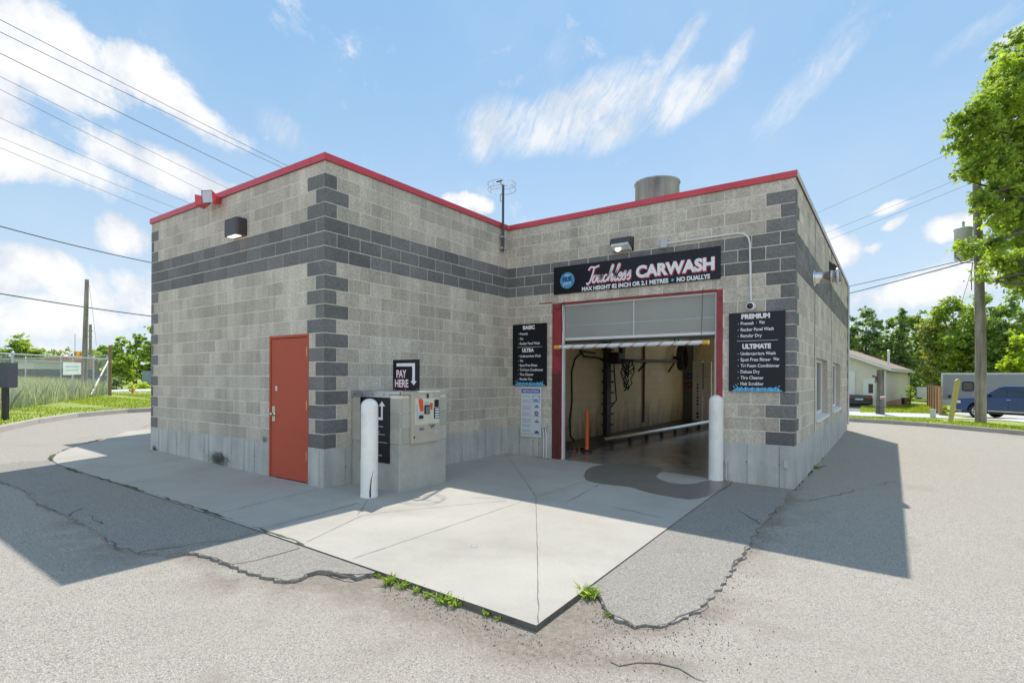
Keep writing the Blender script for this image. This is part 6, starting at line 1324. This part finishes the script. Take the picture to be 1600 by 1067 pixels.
tpart('windscreen', lambda mb: mb.add([(1.30, -.86, 1.285), (1.30, .86, 1.285), (.70, .72, 1.76), (.70, -.72, 1.76)], [(0, 1, 2, 3)], M_CGL)); tpart('bumper', lambda mb: mb.box((2.60, -.93, .42), (2.84, .93, .66), M_CHR, .04)); tpart('grille', lambda mb: mb.box((2.70, -.58, .72), (2.76, .58, 1.0), M_BLK, .01)); tpart('underbody', lambda mb: mb.box((-2.6, -.8, .28), (2.5, .8, .55), M_BLK))
# dark saloon by the garage, seen from behind
cc = W(1341, HOR, 41); zg2 = CZ - (637 - HOR) * 40 / FPX; fwd = Vector((-math.sin(YAW), math.cos(YAW), 0)) * .93 + uc * .36; fwd.normalize(); lf = Vector((-fwd.y, fwd.x, 0)); cc = cc + fwd * 2.0
Mt = Matrix(((fwd.x, lf.x, 0, cc.x), (fwd.y, lf.y, 0, cc.y), (0, 0, 1, zg2), (0, 0, 0, 1))); t = thing('parked_car', (cc.x, cc.y, zg2), 'dark saloon car parked in front of the garage', 'car')
M_CAR = pm('car_dark', (.03, .03, .035), .25, var=.03, spec=.7)
prof = [(2.25, .32), (2.28, .6), (2.1, .74), (1.1, .92), (.3, 1.32), (-.1, 1.40), (-.9, 1.38), (-1.6, 1.08), (-2.2, 1.02), (-2.28, .80), (-2.26, .34)] + arc(-1.4, .32, .37, math.pi, 0, 7) + arc(1.4, .32, .37, math.pi, 0, 7)
bd = carbody(prof, .88, .92, M_CAR, .16); bd.xf(Mt); obj('body', bd, t)
tpart('rear_window', lambda mb: mb.add([(-1.58, -.66, 1.105), (-1.58, .66, 1.105), (-1.02, .58, 1.36), (-1.02, -.58, 1.36)], [(0, 3, 2, 1)], pm('rear_glass', (.25, .32, .36), .08, spec=.9)))
for s_ in (1, -1):
    tpart('side_window', lambda mb: mb.add([(x, s_ * (.88 - .16 * (z - .92) / .5 + .004), z) for x, z in ((.75, .98), (.3, 1.26), (-.9, 1.30), (-1.35, 1.02))], [(0, 1, 2, 3)], M_CGL)); tpart('tail_light', lambda mb: mb.box((-2.285, s_ * .45, .78), (-2.1, s_ * .865, .93), pm('tail_red', (.4, .02, .02), .2), .02))
    for x_ in (-1.4, 1.4): wheel(t, Mt, x_, s_ * .78, .31, .2, s_)
    tpart('mirror', lambda mb: mb.box((.62, s_ * .88, .95), (.78, s_ * 1.02, 1.06), M_CAR, .02))
tpart('number_plate', lambda mb: mb.box((-2.30, -.26, .66), (-2.288, .26, .78), M_SW)); tpart('bumper', lambda mb: mb.box((-2.33, -.84, .36), (-2.1, .84, .60), M_CAR, .05)); tpart('underbody', lambda mb: mb.box((-2.1, -.7, .2), (2.1, .7, .42), M_BLK))
# tree stump with a small sign
p = W(1375.5, HOR, 33); p.z = gz(p.x, p.y) + .1; hs = CZ + (HOR - 575) * 33 / FPX - p.z; t = thing('tree_stump', tuple(p), 'tall bare grey tree stump standing in front of the garage', 'tree stump')
mb = MB(); rr = random.Random(4); mb.tube([p - z1 * .2, p + z1 * .1, p + z1 * hs * .4, p + z1 * hs * .7, p + z1 * hs], [.32, .24, .2, .19, .2], pm('stump_grey', (.17, .15, .135), .95, var=.35, vs=3, bump=1, bs=9, streak=.4), 12)
obj('trunk', mb, t)
for s0, e0 in (((0, 0, hs * .82), (-.45, 0, hs * .86)), ((0, 0, hs * .75), (-.3, 0, hs * .72))):
    mb = MB(); mb.tube([p + Vector(s0), p + Vector(s0) * .3 + Vector((-.2, 0, hs * .58)), p + uc * e0[0] + z1 * e0[2]], [.09, .08, .07], MATS['stump_grey'], 8); obj('branch_stub', mb, t)
mb = MB(); q = p - Vector((-math.sin(YAW), math.cos(YAW), 0)) * .24 + z1 * (hs * .38); mb.prism([q - uc * .16 - z1 * .09, q + uc * .16 - z1 * .09, q + uc * .16 + z1 * .09, q - uc * .16 + z1 * .09], Vector((-math.sin(YAW), math.cos(YAW), 0)) * .02, M_WHT)
q2 = q - Vector((-math.sin(YAW), math.cos(YAW), 0)) * .003; mb.prism([q2 - uc * .15 - z1 * .08, q2 + uc * .15 - z1 * .08, q2 + uc * .15 + z1 * .0, q2 - uc * .15 + z1 * .0], Vector((-math.sin(YAW), math.cos(YAW), 0)) * .002, M_TR); setp(obj('small_sign', mb), 'small red and white sign nailed to the tree stump', 'sign')
# board fence running back beside the trailer
M_FW = pm('fence_cedar', (.36, .20, .10), .85, var=.2, vs=6); fa, fb = W(1470, HOR, 33), W(1450, HOR, 43); t = thing('board_fence', (fa.x, fa.y, gz(fa.x, fa.y)), 'brown board fence running back beside the grey trailer', 'fence')
uu = (fb - fa); uu.z = 0; LL = uu.length; uu.normalize(); nv = Vector((uu.y, -uu.x, 0)); k = 0; mb = MB()
while k * .17 < LL: p = fa + uu * k * .17; g_ = gz(p.x, p.y) + .05; p = Vector((p.x, p.y, g_)); mb.prism([p, p + uu * .14, p + uu * .14 + z1 * 1.75, p + z1 * 1.75], nv * .02, M_FW); k += 1
obj('boards', mb, t)
for f in np.linspace(0, 1, 6): p = fa + uu * LL * f; p.z = gz(p.x, p.y); mb = MB(); mb.box((p.x - .07, p.y - .07, p.z - .2), (p.x + .07, p.y + .07, p.z + 1.9), M_FW, .01); obj('post', mb, t)
# trailer
ta, tb = W(1471, HOR, 38), W(1690, HOR, 33.5); gg = -.62; zt = CZ + (HOR - 580) * 38 / FPX; ta.z = tb.z = gg + .35; u = (tb - ta).normalized(); nb = Vector((-u.y, u.x, 0)); nb = nb if nb.dot(Vector((-math.sin(YAW), math.cos(YAW), 0))) > 0 else -nb
t = thing('trailer', (ta.x, ta.y, gg), 'long grey box trailer with a small window behind the pickup', 'trailer'); M_TRL = pm('trailer_grey', (.26, .27, .285), .5, var=.05)
mb = MB(); mb.prism([ta, tb, tb + z1 * (zt - ta.z), ta + z1 * (zt - ta.z)], nb * 2.3, M_TRL); obj('body', mb, t)
mb = MB(); mb.prism([ta - nb * .012, tb - nb * .012, tb - nb * .012 + z1 * .42, ta - nb * .012 + z1 * .42], nb * .01, pm('trailer_skirt', (.5, .5, .47), .5)); obj('skirt', mb, t)
mb = MB()
mb.prism([ta - nb * .02 - u * .02 + z1 * (zt - ta.z - .1), tb - nb * .02 + z1 * (zt - ta.z - .1), tb - nb * .02 + z1 * (zt - ta.z + .03), ta - nb * .02 - u * .02 + z1 * (zt - ta.z + .03)], nb * .018, M_STL); mb.prism([ta - nb * .02 - u * .02, ta - nb * .02 + u * .09, ta - nb * .02 + u * .09 + z1 * (zt - ta.z - .1), ta - nb * .02 - u * .02 + z1 * (zt - ta.z - .1)], nb * .018, M_STL); obj('trim', mb, t)
wq = W(1505.5, 599, 37.2); s0 = (wq - ta).dot(u); mb = MB()
def rrect(s0, s1, za, zb_, r_, out, th, mat):
    mb = MB(); pts = []
    for cx_, cz_, a0 in ((s1 - r_, zb_ - r_, 0), (s0 + r_, zb_ - r_, .5), (s0 + r_, za + r_, 1), (s1 - r_, za + r_, 1.5)):
        for a in np.linspace(a0 * math.pi, (a0 + .5) * math.pi, 5): q = ta + u * (cx_ + r_ * math.cos(a)) - nb * out; q.z = cz_ + r_ * math.sin(a); pts.append(q)
    mb.prism(pts, nb * th, mat); return mb
wn_ = obj('window', rrect(s0 - .08, s0 + .56, wq.z - .25, wq.z + .42, .12, .03, .028, M_BLK), t); obj('pane', rrect(s0, s0 + .48, wq.z - .17, wq.z + .34, .08, .036, .005, pm('dusty_glass', (.09, .08, .08), .2)), wn_)
obj('marker_light', rrect(.35, .55, ta.z + .55, ta.z + .72, .05, .03, .028, M_BLK), t)
for k in (3.4, 4.3):
    mb = MB(); q = ta + u * k - nb * .0; mb.lathe([(0, 0), (.36, 0), (.36, .2), (0, .2)], M_TYRE, (0, 0, 0), 20, 'Y'); mb.xf(Matrix.Translation((q.x, q.y, gg + .36)) @ Matrix.Rotation(math.atan2(u.y, u.x), 4, 'Z')); obj('wheel', mb, t)
# odds and ends at the lane end
qb = W(1441, 611, 44); mb = MB(); zq = CZ - (615 - HOR) * 44 / FPX; a_, b_ = W(1433, 615, 44), W(1450, 615, 44); mb.prism([a_, b_, b_ + z1 * .85, a_ + z1 * .85], Vector((-math.sin(YAW), math.cos(YAW), 0)) * .06, M_SHW); setp(obj('white_gate', mb), 'small white panel gate at the end of the lane by the board fence', 'gate')
p = W(1458, HOR, 28.5); p.z = gz(p.x, p.y) + .1; mb = MB(); mb.box((p.x - .12, p.y - .12, p.z), (p.x + .12, p.y + .12, p.z + .42), M_GRY, .03); mb.box((p.x - .14, p.y - .14, p.z + .42), (p.x + .14, p.y + .14, p.z + .46), M_GRY, .01); setp(obj('service_pedestal', mb, at=tuple(p)), 'small grey service pedestal in the grass before the board fence', 'pedestal')
cb('x', 1414, 1424, 616, 626, 46, pm('bin_brown', (.12, .07, .05), .8), .8).name = 'wood_stack'; setp(bpy.data.objects['wood_stack'], 'small dark wood stack against the garage side wall', 'wood stack')

# ------------------------------------------------------------------ small things underfoot
def weed(px, py, s_, n, label, seed):
    c = G(px, py); r = np.random.RandomState(seed); P = [(c.x + r.normal(0, s_ * .28), c.y + r.normal(0, s_ * .28), gz(c.x, c.y) - .02) for _ in range(n)]
    o = blades('weed', [(a - c.x, b - c.y, z - gz(c.x, c.y)) for a, b, z in P], s_ * .3, s_ * .75, LM, .012, seed=seed, spread=.8); o.location = (c.x, c.y, gz(c.x, c.y)); return setp(o, label, 'weed', 'weeds along the edge of the concrete apron')
for i, (px, py, s_, n, lb) in enumerate([(592, 898, .05, 24, 'tiny weed at the apron edge where the old asphalt ends'), (612, 908, .09, 90, 'thick leafy weed tuft on the left front apron edge'), (633, 914, .07, 50, 'weed tuft just right of the thick leafy tuft'), (654, 921, .06, 30, 'short weed midway along the left front apron edge'), (672, 928, .055, 26, 'small sparse weed on the left front apron edge'),
        (695, 936, .09, 70, 'wide weed tuft below the middle of the apron edge'), (716, 941, .07, 45, 'low weed tuft right of the wide one on the apron edge'), (764, 955, .055, 24, 'thin upright weed nearer the apron corner'), (784, 963, .04, 14, 'tiny weed closest to the apron corner'), (923, 925, .11, 110, 'bushy bright weed on the right apron edge'), (955, 957, .05, 22, 'small weed in the crack right of the apron corner'), (1275, 726, .13, 60, 'low weed at the foot of the long right wall')]): weed(px, py, s_, n, lb, 300 + i)
# loose stones and grit
mb = MB(); rg = random.Random(77); M_GRV = pm('grit', (.24, .215, .185), .95, var=.4, vs=30)
def stone(x, y, s_):
    z = gh(x, y) + .002; mb.tone = rg.random(); P = [(x + s_ * math.cos(a) * rg.uniform(.6, 1), y + s_ * math.sin(a) * rg.uniform(.6, 1), z - .01) for a in (0, 1.3, 2.5, 3.8, 5)]
    Q = [(x + (p[0] - x) * .6, y + (p[1] - y) * .6, z + s_ * rg.uniform(.4, .9)) for p in P]; mb.add(P + Q, [(i, (i + 1) % 5, (i + 1) % 5 + 5, i + 5) for i in range(5)] + [(5, 6, 7, 8, 9)], M_GRV)
for i in range(1500):
    if i % 7 == 5: q = G(rg.gauss(965, 22), rg.gauss(955, 12))
    elif i % 7 == 6: q = G(rg.gauss(1200, 14), rg.gauss(812, 10))
    elif i % 3 == 0: q = G(rg.gauss(1010, 90), rg.gauss(1000, 28))
    elif i % 3 == 1: q = G(rg.uniform(590, 940), 0) if False else G(*[(lambda f: (600 + 250 * f, 905 + 80 * f + abs(rg.gauss(12, 12))))(rg.random())][0])
    else: k = rg.randrange(len(right_patch_out) - 1); q = right_patch_out[k].lerp(right_patch_out[k + 1], rg.random()) + Vector((abs(rg.gauss(.02, .12)), rg.gauss(0, .08), 0))
    stone(q.x, q.y, rg.uniform(.002, .007) * (1.6 if rg.random() < .08 else 1))
setp(obj('gravel', mb), kind='stuff')
mb = MB(); c = G(743, 856); mb.lathe([(0, .0035), (.045, .0035), (.05, .002), (.055, 0)], M_KERB, (c.x, c.y, gz(c.x, c.y) + .0165), 24); mb.lathe([(.03, .0042), (.034, .0042)], M_LINE, (c.x, c.y, gz(c.x, c.y) + .0165), 20); setp(obj('drain_cap', mb), 'small round cap set in the sunlit concrete apron', 'cap')

# dark damp stain low on the foundation of the front wing
def stainmat(name, col, c, rx, rz):
    m = bpy.data.materials.new(name); m.use_nodes = True; t = m.node_tree; n = t.nodes; l = t.links; b = n['Principled BSDF']; b.inputs['Base Color'].default_value = (*col, 1); b.inputs['Roughness'].default_value = .9
    tcn = n.new('ShaderNodeTexCoord'); mp = n.new('ShaderNodeMapping'); mp.vector_type = 'POINT'; mp.inputs['Scale'].default_value = (1 / rx, 1 / rx, 1 / rz); mp.inputs['Location'].default_value = (-c[0] / rx, -c[1] / rx, -c[2] / rz); l.new(tcn.outputs['Object'], mp.inputs[0])
    ln = n.new('ShaderNodeVectorMath'); ln.operation = 'LENGTH'; l.new(mp.outputs[0], ln.inputs[0]); ns = n.new('ShaderNodeTexNoise'); ns.inputs['Scale'].default_value = 14; ns.inputs['Detail'].default_value = 8; ns.inputs['Roughness'].default_value = .7; l.new(tcn.outputs['Object'], ns.inputs[0])
    a_ = n.new('ShaderNodeMath'); a_.operation = 'MULTIPLY_ADD'; l.new(ns.outputs['Fac'], a_.inputs[0]); a_.inputs[1].default_value = 1.5; a_.inputs[2].default_value = .05
    sb = n.new('ShaderNodeMath'); sb.operation = 'SUBTRACT'; l.new(a_.outputs[0], sb.inputs[0]); l.new(ln.outputs['Value'], sb.inputs[1]); mr_ = n.new('ShaderNodeMapRange'); mr_.interpolation_type = 'SMOOTHSTEP'; l.new(sb.outputs[0], mr_.inputs[0]); mr_.inputs[1].default_value = 0; mr_.inputs[2].default_value = .7; mr_.inputs[4].default_value = .85; l.new(mr_.outputs[0], b.inputs['Alpha']); return m
def wallstain(px, py, rx, rz, col=(.06, .058, .045)):
    c = WY(px, py, 0); c.z = max(c.z, rz * .6); base = worldloc(bld); mb = MB(); mb.poly([(c.x - rx, -.0082, c.z - rz), (c.x + rx, -.0082, c.z - rz), (c.x + rx, -.0082, c.z + rz), (c.x - rx, -.0082, c.z + rz)], stainmat('damp_stain', col, (c.x - base.x, -.0082 - base.y, c.z - base.z), rx, rz)); obj('stain', mb, bld)
wallstain(343, 722, .52, .20); wallstain(243, 708, .16, .14); wallstain(415, 690, .12, .08, (.2, .19, .16))
